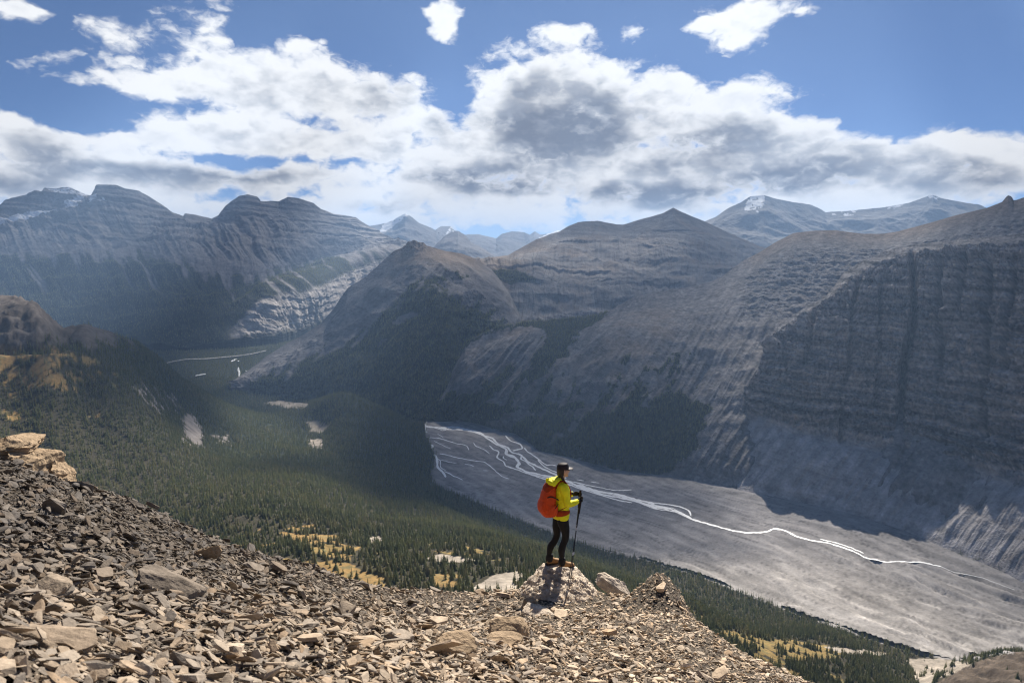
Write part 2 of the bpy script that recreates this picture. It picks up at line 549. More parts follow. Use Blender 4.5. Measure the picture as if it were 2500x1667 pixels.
def beds(z, L, seed=0.0):
    """stepped cliff profile: 0..1 saw that juts out below each ledge"""
    q = z / L + seed
    f = q - np.floor(q)
    h = (np.sin(np.floor(q) * 12.9898) * 43758.5453) % 1.0
    return (sstep(f, 0.0, .10) * (1 - f) ** .6) * (.35 + .65 * h)

# ---- far peaks at the head of the main valley
def far_shape(A, L):
    def f(P, V, N, fr):
        d = nz(P, L, 5, ridged=True) * A * (.25 + .75 * sstep(V, 0, .25))
        P = P + N * d[..., None] * fr[..., None]
        return P
    return f

def far_col(snow_polys=(), tint=ROCK):
    def f(P, px, py, slope, V):
        n = nz(P, 500, 4)
        c = tint * .58 * (1 + .3 * n[..., None]) * (1 + .5 * nz(P, 90, 4, off=6.)[..., None])
        c = c + (SCREE - ROCK) * .6 * sstep(slope, .6, .88)[..., None]
        j = (nz(P, 120, 4), nz(P, 120, 4, off=9.0))
        streak = nz(P, 60, 3, off=3.0)
        for poly, thr in snow_polys:
            m = soft_poly(px, py, poly, 6.0, j) * (streak > thr)
            c = np.where(m[..., None] > .5, SNOW, c)
        return c
    return f

mountain('far_peak', [
    [(860, 565, 11560), (898, 553, 11560), (937, 547, 11560), (960, 540, 11560), (977, 528, 11560), (990, 521, 11560), (1002, 528, 11560), (1021, 544, 11560), (1059, 561, 11900), (1065, 559, 12920), (1078, 552, 13600), (1101, 552, 13600), (1109, 561, 13600), (1136, 574, 12920), (1166, 572, 12920), (1212, 584, 12920), (1227, 572, 12920), (1250, 565, 12920), (1281, 567, 12920), (1294, 574, 14280), (1306, 565, 14280), (1319, 573, 14280), (1345, 568, 14280), (1361, 562, 14280), (1400, 575, 14280), (1500, 590, 14280)],
    [(860, 620, 10540), (1000, 610, 10608), (1200, 625, 11220), (1500, 630, 12240)],
    [(860, 680, 8840), (1500, 672, 9860)]], 860, 1500, 2.5, 2.0, [(1700, -300), (4000, -1000)], far_shape(110, 1000), M_far,
    far_col([([(925, 575), (940, 548), (975, 528), (990, 521), (996, 526), (975, 545), (950, 562), (940, 572)], -.35), ([(1310, 590), (1330, 575), (1360, 560), (1400, 580), (1320, 592)], -.9), ([(1090, 575), (1100, 556), (1110, 562), (1104, 575)], .0)]))

mountain('valley_peak', [
    [(1020, 640, 9500), (1060, 603, 9600), (1085, 575, 9700), (1100, 566, 9800), (1118, 562, 9800), (1136, 574, 9700), (1148, 590, 9600), (1175, 606, 9500), (1230, 640, 9300)],
    [(1020, 650, 8800), (1118, 610, 9000), (1230, 650, 8800)],
    [(1020, 715, 7600), (1230, 712, 7700)]], 1020, 1230, 2.0, 2.0, [(900, -250), (3000, -1200)], far_shape(90, 700), M_far, far_col())

# ---- right-hand snow-topped range behind
mountain('snow_dome_ridge', [
    [(1640, 575, 8600), (1700, 553, 8600), (1722, 540, 8500), (1747, 530, 8400), (1774, 511, 8300), (1812, 492, 8200), (1831, 479, 8200), (1862, 475, 8200), (1889, 483, 8200), (1934, 492, 8200), (1978, 499, 8200), (1996, 508, 8200), (2014, 519, 8200), (2068, 515, 8100), (2157, 506, 8000), (2220, 495, 7900), (2246, 486, 7900), (2275, 475, 7900), (2300, 483, 7900), (2358, 495, 7900), (2385, 498, 7900), (2407, 508, 7900), (2470, 530, 7900), (2600, 560, 7900)],
    [(1640, 600, 8000), (1862, 555, 7600), (2020, 575, 7700), (2275, 555, 7400), (2600, 590, 7400)],
    [(1640, 680, 6700), (2600, 680, 6500)]], 1640, 2600, 2.5, 2.2, [(1200, -300), (3000, -1200)], far_shape(70, 600), M_far,
    far_col([([(1818, 520), (1822, 495), (1835, 480), (1862, 475), (1868, 488), (1862, 505), (1850, 530), (1840, 520)], -.12), ([(2030, 530), (2040, 514), (2100, 511), (2080, 530)], .12), ([(2165, 512), (2175, 503), (2215, 495), (2200, 505), (2180, 512)], -.2), ([(2265, 485), (2275, 476), (2290, 482), (2285, 495)], .05)]))

# ---- left range
A_ridge = [(-420, 560, 6000), (-200, 520, 6100), (-60, 522, 6200), (0, 505, 6300), (13, 488, 6300), (77, 471, 6300), (86, 465, 6300), (105, 469, 6300), (109, 458, 6350), (126, 461, 6350), (168, 457, 6400), (191, 467, 6400), (216, 478, 6300), (224, 477, 6250), (237, 450, 6100), (283, 452, 6100), (306, 461, 6100), (337, 465, 6150), (360, 477, 6200), (394, 500, 6300), (421, 519, 6400), (448, 528, 6500), (452, 521, 6550), (478, 526, 6700), (517, 534, 6900), (536, 524, 6950), (551, 503, 6950), (570, 488, 6950), (586, 477, 6950), (605, 475, 6950), (628, 480, 7000), (635, 490, 7000), (681, 491, 7100), (703, 480, 7100), (726, 482, 7150), (764, 494, 7300), (780, 509, 7400), (814, 523, 7600), (845, 528, 7700), (868, 531, 7800), (883, 542, 7900), (906, 555, 8000), (937, 572, 8200), (960, 584, 8400), (1000, 597, 8800), (1060, 612, 9400)]
A_rows = [A_ridge,
    [(-420, 600, 5600), (0, 548, 5900), (90, 545, 5900), (150, 535, 5900), (237, 530, 5700), (330, 545, 5700), (450, 570, 6100), (536, 560, 6500), (600, 557, 6500), (720, 562, 6750), (790, 562, 7100), (868, 572, 7550), (937, 592, 8050), (1060, 618, 9200)],
    [(-420, 640, 5000), (0, 610, 5250), (100, 600, 5250), (237, 610, 5150), (450, 635, 5500), (600, 625, 5900), (720, 620, 6200), (800, 610, 6700), (880, 602, 7400), (960, 605, 8100), (1060, 622, 9000)],
    [(-420, 720, 4300), (0, 690, 4600), (100, 690, 4550), (237, 690, 4500), (400, 695, 4650), (500, 690, 4900), (600, 676, 5400), (700, 668, 5800), (800, 640, 6500), (880, 620, 7200), (960, 612, 7900), (1060, 630, 8500)],
    [(-420, 800, 3900), (0, 790, 3950), (237, 800, 3850), (450, 812, 3650), (545, 803, 3720), (600, 768, 3900), (650, 722, 4080), (700, 706, 4250), (760, 682, 4650), (830, 650, 5500), (900, 626, 6600), (960, 620, 7300), (1060, 640, 8000)],
    [(-420, 842, 3800), (0, 838, 3750), (237, 845, 3620), (450, 857, 3480), (545, 851, 3560), (600, 846, 3640), (650, 838, 3740), (700, 820, 3950), (760, 795, 4400), (830, 760, 5150), (900, 735, 6100), (960, 720, 6900), (1060, 700, 7600)]]

def A_shape(P, V, N, fr):
    rise = sstep(V, 0, .05)
    px, py = proj(P)
    g = nz(P, 700, 3, ridged=True) * 70 * (.15 + .85 * sstep(V, .0, .25)) + nz(P, 160, 4) * 14 * sstep(V, .02, .15)
    lat = (px - .50 * (py - 520)) / 34 + .5 * nz(P, 500, 3, off=2.)
    gul = fbm(lat, V * 1.3, 0, 5, ridged=True) * (22 + 30 * sstep(nz(P, 900, 2, off=7.), -.15, .25)) * sstep(V, .02, .2) * (1 - .7 * sstep(V, .55, .8))
    zb = P[..., 2] + P[..., 0] * .10 + 40 * nz(P, 600, 3)
    cl = (beds(zb, 62) * 34 + beds(zb, 26, .37) * 15) * (.35 + .65 * sstep(nz(P, 500, 3, off=5.), -.2, .2)) * (1 - sstep(V, .26, .42)) * (.3 + .7 * rise)
    px, py = proj(P)
    wall = sstep(V, .80, .90) * sstep(px, 540, 600)
    cl = cl + wall * (nz(P, 42, 5, 3.0, ridged=True) * 11 + nz(P, 130, 3, 3.0, ridged=True) * 10 + beds(P[..., 2] + 12 * nz(P, 150, 3), 45) * 10)
    d = (g + gul * .9 + cl) * fr
    return P + N * d[..., None]

def A_col(P, px, py, slope, V):
    n = nz(P, 300, 5); n2 = nz(P, 90, 4, off=4.)
    talus = sstep(slope + n2 * .12, .62, .80)
    c = ROCK * .70 * (1 - talus[..., None]) + SCREE * .80 * talus[..., None]
    c = c * (1 + .25 * n[..., None])
    zb = P[..., 2] + P[..., 0] * .10 + 40 * nz(P, 600, 3)
    bd = fbm(zb / 30, 0 * zb, 0 * zb, 3) * (1 - sstep(V, .30, .48))
    c = c * (1 + .55 * bd[..., None])
    fan = fbm((px - (py - 600) * .55) / 13, py / 120, 6., 4) * sstep(V, .28, .42)
    c = c * (1 + .30 * fan[..., None])
    lat = fbm(px / 26 - (py - 600) / 60, py / 160, 0, 4)
    tl = np.interp(px, [-400, 0, 120, 240, 330, 430, 520, 620, 700, 790, 880, 1000], [650, 640, 650, 645, 640, 660, 690, 690, 665, 638, 640, 645])
    f = sstep(py - tl + lat * 75 + n2 * 25, -6, 10)
    f *= 1 - sstep(V, .845, .875) * sstep(px + n2 * 30, 545, 600) * (1 - .8 * sstep(V, .97, 1.0))
    # bare avalanche tracks between the trees
    tr = fbm(px / 20 - py / 28, py / 200, 3.0, 3)
    f *= 1 - sstep(tr, .24, .34) * (1 - sstep(py - tl, 50, 110))
    c = c * (1 - f[..., None]) + FOREST * f[..., None]
    wall = sstep(V, .845, .875) * sstep(px + n2 * 30, 545, 600) * (1 - sstep(V, .97, 1.0))
    c = c * (1 - wall[..., None]) + np.array([.36, .33, .31]) * wall[..., None] * (1 + .3 * n2[..., None])
    A_col.f = f
    j = (nz(P, 120, 4), nz(P, 120, 4, off=9.0)); st = nz(P, 55, 3, off=3.0)
    for poly, thr in [([(0, 566), (0, 548), (50, 538), (85, 527), (145, 522), (148, 534), (110, 538), (70, 556), (20, 566)], -.8), ([(128, 466), (170, 456), (200, 472), (217, 478), (205, 500), (190, 520), (172, 520), (160, 500), (185, 488), (140, 478)], .02), ([(230, 480), (255, 494), (262, 500), (250, 508), (232, 505)], .1), ([(110, 460), (165, 458), (160, 470), (130, 480)], .1)]:
        m = soft_poly(px, py, poly, 5.0, j) * (st > thr - .12)
        c = np.where(m[..., None] > .5, SNOW, c)
    c = c * np.clip(1 + .8 * fbm(P[..., 0] / 24, P[..., 1] / 24, P[..., 2] / 30, 4), .5, 1.7)[..., None]
    return np.clip(c, .01, .9)
def A_trees(P, px, py, slope):
    m = A_col.f * (P[..., 1] < 5600) * (px > -60)
    scatter(P, m * (slope > .3), 12.5, 9, 16, forest_pts, 1)
mountain('left_mountain', A_rows, -420, 1060, 2.6, 2.0, [(500, -220), (1800, -900), (2600, -1500)], A_shape, M_mount, A_col, A_trees)

# ---- right middle range
C_rows = [
    [(1090, 640, 4200), (1166, 634, 4200), (1200, 630, 4250), (1242, 624, 4300), (1276, 603, 4400), (1311, 584, 4500), (1345, 570, 4600), (1365, 565, 4650), (1387, 551, 4700), (1412, 541, 4750), (1460, 538, 4800), (1506, 548, 4900), (1521, 548, 4900), (1560, 536, 4850), (1590, 528, 4800), (1617, 521, 4750), (1644, 507, 4700), (1667, 519, 4750), (1697, 532, 4850), (1722, 541, 4950), (1780, 568, 5000), (1850, 600, 5000), (1950, 630, 5000)],
    [(1090, 648, 4000), (1166, 642, 4000), (1240, 640, 4050), (1345, 612, 4350), (1460, 590, 4450), (1540, 590, 4500), (1644, 575, 4380), (1722, 585, 4500), (1850, 625, 4600), (1950, 640, 4600)],
    [(1090, 660, 3700), (1166, 655, 3700), (1300, 652, 3850), (1460, 636, 4050), (1644, 610, 4150), (1722, 622, 4150), (1850, 650, 4200), (1950, 655, 4200)],
    [(1090, 690, 3400), (1166, 688, 3400), (1300, 690, 3500), (1460, 685, 3600), (1644, 672, 3750), (1850, 690, 3800), (1950, 690, 3800)],
    [(1090, 730, 3250), (1166, 725, 3250), (1300, 716, 3350), (1400, 712, 3400), (1480, 715, 3420), (1644, 715, 3500), (1950, 715, 3500)],
    [(1090, 795, 3050), (1166, 800, 3020), (1300, 785, 3150), (1480, 770, 3250), (1644, 760, 3300), (1950, 760, 3300)],
    [(1090, 900, 2700), (1300, 895, 2750), (1950, 870, 2850)]]
def C_shape(P, V, N, fr):
    px, py = proj(P)
    g = nz(P, 480, 3, ridged=True) * 44 * (.15 + .85 * sstep(V, .0, .2)) + nz(P, 90, 4) * 9 * sstep(V, .02, .15)
    gul = fbm((px + .12 * (py - 600) * np.sign(1500 - px)) / 24 + .5 * nz(P, 400, 3, off=2.), V * 1.4, 0, 5, ridged=True) * 16 * sstep(V, .03, .2)
    zb = P[..., 2] + P[..., 0] * .03 + 25 * nz(P, 500, 3)
    cl = (beds(zb, 55, .2) * 13 + beds(zb, 21, .6) * 7) * (.2 + .8 * sstep(nz(P, 350, 3, off=5.), -.15, .2)) * sstep(V, .05, .12) * (1 - .85 * sstep(V, .42, .55))
    wall = sstep(V, .62, .70) * (1 - sstep(V, .86, .92))
    cl = cl + wall * nz(P, 55, 5, 2.5, ridged=True) * 22
    return P + N * ((g + gul + cl) * fr)[..., None]
def C_col(P, px, py, slope, V):
    n = nz(P, 240, 5); n2 = nz(P, 70, 4, off=4.)
    talus = sstep(slope + n2 * .12, .60, .80)
    c = ROCK * .74 * (1 - talus[..., None]) + SCREE * .85 * talus[..., None]
    c = c * (1 + .28 * n[..., None])
    zb = P[..., 2] + P[..., 0] * .03 + 25 * nz(P, 500, 3)
    c = c * (1 + .5 * (fbm(zb / 22, 0 * zb, 0 * zb + 3., 3) * (1 - sstep(V, .40, .55)))[..., None])
    br = sstep(n + .25 * (1.0 - sstep(px, 1200, 1450)), -.05, .35)
    c = c * (1 - .5 * br[..., None]) + BROWN * .5 * br[..., None]
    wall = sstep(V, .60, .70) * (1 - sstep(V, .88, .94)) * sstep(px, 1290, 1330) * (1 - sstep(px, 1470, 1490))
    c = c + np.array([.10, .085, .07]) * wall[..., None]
    c *= (1 + .35 * fbm(px / 9, py / 90, 1., 3) * sstep(V, .3, .5))[..., None]
    pol = [(1170, 690), (1240, 672), (1280, 690), (1300, 700), (1240, 712), (1210, 700), (1160, 700)]
    f = soft_poly(px, py, pol, 12, (n2 * 2, n * 2))
    C_col.f = f
    c = c * (1 - f[..., None]) + FOREST * f[..., None]
    return np.clip(c, .01, .9)
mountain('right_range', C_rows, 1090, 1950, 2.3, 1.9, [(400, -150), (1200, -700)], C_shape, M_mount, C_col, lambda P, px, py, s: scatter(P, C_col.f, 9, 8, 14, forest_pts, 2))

# ---- central hill
B_rows = [
    [(520, 944, 2560), (566, 932, 2610), (601, 909, 2740), (650, 870, 2790), (700, 838, 2850), (734, 821, 2880), (784, 790, 2900), (815, 752, 2920), (830, 729, 2930), (849, 702, 2950), (891, 676, 2970), (917, 653, 2980), (937, 634, 3000), (963, 611, 3000), (983, 603, 3000), (998, 595, 3000), (1013, 591, 3000), (1025, 595, 3000), (1051, 601, 3010), (1090, 613, 3050), (1124, 618, 3100), (1150, 627, 3120), (1175, 639, 3120), (1200, 657, 3080), (1225, 688, 3020), (1250, 730, 2920), (1275, 785, 2800), (1300, 845, 2700)],
    [(520, 946, 2545), (566, 938, 2560), (650, 890, 2700), (734, 846, 2790), (800, 800, 2820), (850, 740, 2840), (900, 705, 2850), (937, 670, 2860), (1013, 632, 2870), (1090, 640, 2900), (1150, 655, 2940), (1200, 684, 2920), (1225, 712, 2880), (1250, 750, 2800), (1300, 856, 2620)],
    [(520, 947, 2540), (566, 942, 2530), (650, 912, 2590), (734, 878, 2640), (800, 845, 2660), (850, 800, 2680), (937, 735, 2690), (1013, 694, 2700), (1060, 690, 2720), (1120, 705, 2740), (1166, 722, 2740), (1200, 748, 2700), (1240, 786, 2640), (1300, 872, 2520)],
    [(520, 948, 2530), (600, 944, 2500), (700, 925, 2420), (800, 905, 2380), (900, 880, 2360), (1000, 850, 2360), (1100, 830, 2380), (1200, 838, 2400), (1300, 892, 2400)],
    [(520, 952, None), (600, 955, None), (700, 968, None), (800, 990, None), (900, 1010, None), (1000, 1030, None), (1100, 1030, None), (1200, 1010, None), (1300, 990, None)]]
def B_shape(P, V, N, fr):
    px, py = proj(P)
    g = nz(P, 210, 5, ridged=True) * 26 * (.15 + .85 * sstep(V, .0, .25)) * (1 - .6 * sstep(V, .75, .95))
    lat = (px + (py - 600) * .9) / 30
    gul = fbm(lat, V * 3, 0, 4, ridged=True) * 13 * sstep(V, .03, .2) * (1 - .7 * sstep(px, 1050, 1150))
    crag = sstep(px, 980, 1000) * (1 - sstep(px, 1030, 1045)) * (1 - sstep(V, .03, .10)) * np.maximum(nz(P, 25, 4, ridged=True), 0) * 10
    wall = sstep(px, 1110, 1150) * sstep(V, .25, .33) * (1 - sstep(V, .50, .6))
    cl = wall * (nz(P, 40, 5, 2, ridged=True) * 16 + beds(P[..., 2], 26) * 12)
    d = (g + gul + crag + cl) * fr
    return P + N * d[..., None] + np.array([0, 0, 1.0]) * (crag * fr)[..., None] * .6
def B_col(P, px, py, slope, V):
    n = nz(P, 160, 5); n2 = nz(P, 45, 4, off=4.)
    talus = sstep(slope + n2 * .15, .55, .78)
    c = ROCK * .75 * (1 - talus[..., None]) + SCREE * .80 * talus[..., None]
    c *= (1 + .25 * n[..., None])
    top = sstep(-(py - (665 + 60 * n)), -20, 40) * sstep(px, 930, 980)
    c = c * (1 - .6 * top[..., None]) + (BROWN * 1.25) * .6 * top[..., None]
    lat = fbm((px + (py - 600) * .9) / 22, py / 150, 0, 4)
    c *= (1 + .22 * lat * sstep(1100 - px, 0, 100))[..., None]
    tl = np.interp(px, [520, 600, 700, 760, 820, 870, 930, 980, 1010, 1080, 1130, 1180, 1300], [960, 958, 915, 885, 870, 832, 788, 745, 712, 720, 748, 790, 805])
    f = sstep(py - tl + lat * 62 + n2 * 22, -4, 8)
    for pol in ([(965, 800), (985, 780), (1010, 770), (1020, 776), (990, 800), (968, 805)], [(925, 850), (950, 835), (945, 845), (925, 860)], [(905, 760), (935, 745), (950, 720), (930, 735)]):
        f *= 1 - soft_poly(px, py, pol, 6, (n2 * 2, n * 2))
    pol2 = [(1048, 715), (1050, 690), (1075, 665), (1140, 680), (1150, 690), (1090, 705), (1060, 720)]
    f = np.maximum(f, soft_poly(px, py, pol2, 16, (n2 * 2, n * 2)) * (n2 > .02))
    B_col.f = f
    c = c * (1 - f[..., None]) + FOREST * f[..., None]
    return np.clip(c, .01, .9)
mountain('central_hill', B_rows, 560, 1300, 2.0, 1.8, [(250, -120), (900, -700)], B_shape, M_mount, B_col, lambda P, px, py, s: scatter(P, B_col.f, 6.6, 7, 14, forest_pts, 3))

# ---- right mountain: back dome with the forested moraine shoulder
E_sky = [(1040, 1000, 2100), (1060, 985, 2150), (1078, 943, 2180), (1097, 917, 2200), (1128, 865, 2230), (1136, 836, 2240), (1170, 817, 2260), (1212, 798, 2280), (1277, 787, 2300), (1391, 777, 2300), (1445, 771, 2260), (1487, 760, 2200), (1544, 725, 2250), (1590, 714, 2280), (1678, 700, 2320), (1697, 697, 2330), (1736, 687, 2350), (1766, 672, 2380), (1797, 649, 2400), (1812, 637, 2420), (1850, 618, 2450), (1889, 593, 2480), (1920, 577, 2500), (1938, 568, 2500), (1992, 562, 2480), (2041, 561, 2450), (2063, 565, 2450), (2108, 570, 2430), (2157, 570, 2400), (2193, 564, 2370), (2246, 550, 2340), (2336, 524, 2300), (2407, 508, 2250), (2447, 492, 2230), (2456, 480, 2230), (2461, 476, 2230), (2470, 479, 2230), (2474, 489, 2220), (2484, 487, 2220), (2500, 481, 2200), (2620, 455, 2150), (2800, 430, 2050)]
E1_rows = [E_sky,
    [(1040, 1003, 2080), (1078, 960, 2140), (1136, 855, 2200), (1277, 800, 2260), (1391, 790, 2250), (1487, 775, 2140), (1590, 735, 2200), (1697, 720, 2220), (1797, 680, 2270), (1889, 630, 2320), (1938, 605, 2330), (2050, 600, 2300), (2157, 602, 2260), (2246, 585, 2200), (2407, 545, 2100), (2620, 500, 2000), (2800, 480, 1900)],
    [(1040, 1005, 2060), (1078, 975, 2090), (1136, 890, 2140), (1277, 845, 2150), (1391, 835, 2120), (1487, 815, 1980), (1600, 790, 2000), (1700, 770, 2030), (1800, 740, 2060), (1900, 715, 2080), (2000, 700, 2080), (2157, 680, 2050), (2407, 640, 1900), (2800, 600, 1750)],
    [(1040, 1010, 2050), (1100, 985, 2030), (1136, 960, 2020), (1277, 950, 1980), (1390, 960, 1850), (1487, 970, 1720), (1600, 960, 1700), (1700, 950, 1700), (1800, 930, 1700), (2000, 900, 1700), (2400, 850, 1600), (2800, 800, 1500)],
    [(1040, 1018, None), (1100, 1022, None), (1180, 1040, None), (1260, 1062, None), (1320, 1105, None), (1400, 1122, None), (1500, 1150, None), (1640, 1166, None), (1720, 1182, None), (1900, 1215, None), (2100, 1260, None), (2300, 1330, None), (2500, 1420, None), (2800, 1560, None)]]
def E1_shape(P, V, N, fr):
    px, py = proj(P)
    g = nz(P, 260, 4, ridged=True) * 18 * (.1 + .9 * sstep(V, .03, .3)) * (1 - .5 * sstep(V, .8, 1))
    lat = (px + (py - 800) * .55) / 30
    gul = fbm(lat, V * 1.8, 0, 5, ridged=True) * 9 * sstep(V, .06, .3)
    wall = sstep(px, 1770, 1850) * sstep(V, .04, .08) * (1 - sstep(V, .22, .32))
    cl = wall * (nz(P, 34, 5, 2.2, ridged=True) * 8 + beds(P[..., 2] + 10 * nz(P, 90, 3), 22) * 5)
    scar = sstep(px, 1085, 1130) * (1 - sstep(px, 1300, 1350)) * sstep(V, .05, .12)
    cl = cl + scar * (fbm((px + (py - 800) * .75) / 34, V * 2, 5., 4, ridged=True) * 22 - 8)
    low = 1 - sstep(V, .9, 1.0)
    return P + N * ((g + gul + cl) * low * fr)[..., None]
def E1_col(P, px, py, slope, V):
    n = nz(P, 110, 5); n2 = nz(P, 30, 4, off=4.)
    talus = sstep(slope + n2 * .15, .50, .74)
    c = ROCK * .85 * (1 - talus[..., None]) + SCREE * .86 * talus[..., None]
    c *= (1 + .22 * n[..., None])
    lat = fbm((px + (py - 800) * .62) / 15, (py - px * .4) / 150, 0, 4)
    c *= (1 + .5 * lat)[..., None]
    c *= np.clip(1 + .9 * fbm(P[..., 0] / 9, P[..., 1] / 9, P[..., 2] / 9, 4), .5, 1.8)[..., None]
    br = sstep(n + .15, .0, .3) * sstep(py, 700, 780) * (1 - sstep(px, 1600, 1750))
    c = c * (1 - .35 * br[..., None]) + BROWN * .35 * br[..., None]
    gold = (1 - sstep(V, .0, .06)) * sstep(px, 1800, 1860)
    c = c * (1 - .6 * gold[..., None]) + BROWN * 1.3 * .6 * gold[..., None]
    # trees: crest of the moraine, dark wedge, streaks and the wood above the gravel flat
    jit = (n2 * 2.2, lat * 2.0)
    f = np.zeros(px.shape)
    for pol in ([(1130, 850), (1136, 832), (1212, 795), (1391, 774), (1450, 768), (1490, 757), (1450, 790), (1410, 815), (1390, 870), (1350, 900), (1330, 935), (1290, 950), (1300, 900), (1330, 850), (1332, 806), (1290, 798), (1230, 802), (1170, 826)],
                [(1320, 1105), (1400, 1060), (1480, 1010), (1540, 990), (1600, 960), (1660, 965), (1690, 985), (1740, 1000), (1715, 1050), (1690, 1110), (1640, 1155), (1500, 1146), (1400, 1120)],
                [(1060, 1000), (1100, 960), (1160, 975), (1230, 1000), (1300, 1020), (1380, 1045), (1330, 1100), (1290, 1085), (1250, 1060), (1190, 1042), (1100, 1024), (1045, 1015)],
                [(1080, 1005), (1150, 960), (1250, 880), (1262, 905), (1220, 950), (1190, 1000), (1150, 1010)]):
        f = np.maximum(f, soft_poly(px, py, pol, 14, jit))
    streak = fbm((px + (py - 800) * .62) / 34, (py * .62 - px) / 260, 7.0, 4)
    zone = sstep(py, 840, 930) * sstep(1745 - .72 * np.maximum(py - 1000, 0) + 14 * n2 - px, 0, 60) * sstep(px, 1180, 1300)
    f = np.maximum(f, (streak * 1.2 + n2 * .6 - .32 + .42 * sstep(py, 850, 1060) > 0) * (zone > .3) * 1.0)
    for pol in ([(1130, 920), (1250, 810), (1330, 805), (1300, 850), (1240, 900), (1170, 970), (1140, 965)], [(1110, 860), (1200, 810), (1240, 805), (1160, 905), (1120, 910)], [(1185, 1040), (1290, 1005), (1310, 1020), (1240, 1055)],
                [(1480, 1010), (1545, 950), (1560, 960), (1490, 1020)], [(1560, 1000), (1640, 920), (1650, 925), (1580, 1005)]):
        f *= 1 - soft_poly(px, py, pol, 9, jit)
    f *= sstep(V, .0, .012) * 0 + 1
    E1_col.f = f
    c = c * (1 - f[..., None]) + FOREST * f[..., None]
    return np.clip(c, .01, .9)
mountain('right_mountain', E1_rows, 1040, 2800, 2.4, 2.0, [(200, -60), (900, -600)], E1_shape, M_cliff, E1_col, lambda P, px, py, s: scatter(P, E1_col.f * (px < 1800), 5.6, 6, 13, forest_pts, 4))

# ---- right mountain: front cliff buttress above the scree fans
E2_rows = [
    [(1800, 985, 1690), (1840, 925, 1660), (1860, 875, 1660), (1880, 838, 1660), (1892, 800, 1680), (1930, 775, 1690), (1960, 755, 1690), (2000, 733, 1700), (2020, 720, 1710), (2036, 700, 1720), (2060, 667, 1740), (2085, 650, 1750), (2110, 636, 1760), (2150, 620, 1770), (2190, 606, 1780), (2246, 596, 1760), (2330, 588, 1700), (2420, 580, 1620), (2520, 570, 1540), (2650, 555, 1460), (2800, 540, 1380)],
    [(1800, 988, 1660), (1860, 920, 1610), (1890, 850, 1600), (1960, 800, 1600), (2036, 752, 1610), (2110, 690, 1650), (2190, 665, 1660), (2246, 652, 1650), (2330, 640, 1590), (2420, 630, 1510), (2520, 625, 1430), (2800, 600, 1270)],
    [(1800, 992, 1640), (1860, 955, 1570), (1960, 890, 1540), (2060, 850, 1530), (2150, 820, 1530), (2246, 800, 1510), (2350, 790, 1440), (2520, 790, 1310), (2800, 780, 1170)],
    [(1800, 1000, 1620), (1860, 992, 1545), (1950, 1022, 1480), (2050, 1042, 1450), (2150, 1060, 1420), (2250, 1082, 1370), (2350, 1100, 1300), (2500, 1128, 1190), (2650, 1145, 1110), (2800, 1160, 1060)],
    [(1800, 1090, 1530), (1860, 1110, 1440), (1950, 1125, 1385), (2050, 1145, 1345), (2150, 1165, 1310), (2250, 1190, 1260), (2350, 1220, 1190), (2500, 1270, 1085), (2800, 1340, 960)],
    [(1800, 1200, None), (1900, 1218, None), (2000, 1240, None), (2100, 1264, None), (2300, 1340, None), (2500, 1430, None), (2650, 1500, None), (2800, 1570, None)]]
def E2_shape(P, V, N, fr):
    px, py = proj(P)
    cz = sstep(V, .01, .06) * (1 - sstep(V, .66, .71))
    zb = P[..., 2] + P[..., 0] * .05 + 14 * nz(P, 130, 3)
    zb2 = zb + 9 * nz(P, 40, 3, off=6)
    cl = (beds(zb2, 47, .3) * 17 + beds(zb2, 19, .1) * 10 + beds(zb2, 8, .5) * 5) * (.45 + .55 * sstep(nz(P, 120, 3, off=5.), -.2, .25))
    crack = nz(P, 26, 5, 3.2, ridged=True)
    crack2 = nz(P, 80, 4, 4.0, ridged=True, off=2.)
    crack3 = nz(P, 11, 4, 2.4, ridged=True, off=4.)
    d = cz * (cl * (.55 + .45 * crack2) + crack * 15 + crack3 * 6 + crack2 * 20 - 18)
    # deep gully down the middle of the face
    gx = np.interp(py, [560, 600, 680, 780, 880, 980, 1040], [2215, 2222, 2232, 2232, 2208, 2200, 2198]) + 5 * perlin(py / 22., 0.3)
    d = d - 75 * np.exp(-((px - gx) / 8.0) ** 2) * cz
    for q, (x0_, x1_, y0_, y1_, dp, wd) in enumerate([(1990, 1960, 760, 900, 22, 7), (2300, 2290, 640, 900, 30, 6), (2420, 2400, 640, 1060, 34, 8), (2150, 2135, 700, 1000, 20, 5), (2480, 2460, 660, 900, 26, 7), (2560, 2540, 640, 1080, 30, 8)]):
        gq = np.interp(py, [y0_, y1_], [x0_, x1_]) + 6 * perlin(py / 20., q * 3.1)
        d = d - dp * np.exp(-((px - gq) / wd) ** 2) * cz * sstep(py, y0_ - 10, y0_ + 15) * (1 - sstep(py, y1_ - 15, y1_ + 10))
    gx2 = np.interp(py, [640, 760, 900, 960], [2110, 2078, 2072, 2050]) + 4 * perlin(py / 18., 3.3)
    d = d - 20 * np.exp(-((px - gx2) / 6.0) ** 2) * cz * sstep(py, 640, 680)
    gx3 = np.interp(py, [640, 760], [2360, 2345]) + 4 * perlin(py / 18., 7.3)
    d = d - 22 * np.exp(-((px - gx3) / 6.0) ** 2) * cz * (1 - sstep(py, 745, 765))
    fan = sstep(V, .68, .74) * (1 - sstep(V, .93, 1.0))
    lat = (px + (py - 1050) * .75) / 42
    d = d + fan * (fbm(lat, V * 1.5, 0, 5, ridged=True) * 9 + nz(P, 90, 4) * 8)
    top = nz(P, 40, 5, ridged=True) * 5 * (1 - sstep(V, .0, .03)) * fr
    return P + N * (d * fr)[..., None] + np.array([0, 0, 1.]) * top[..., None] * .5
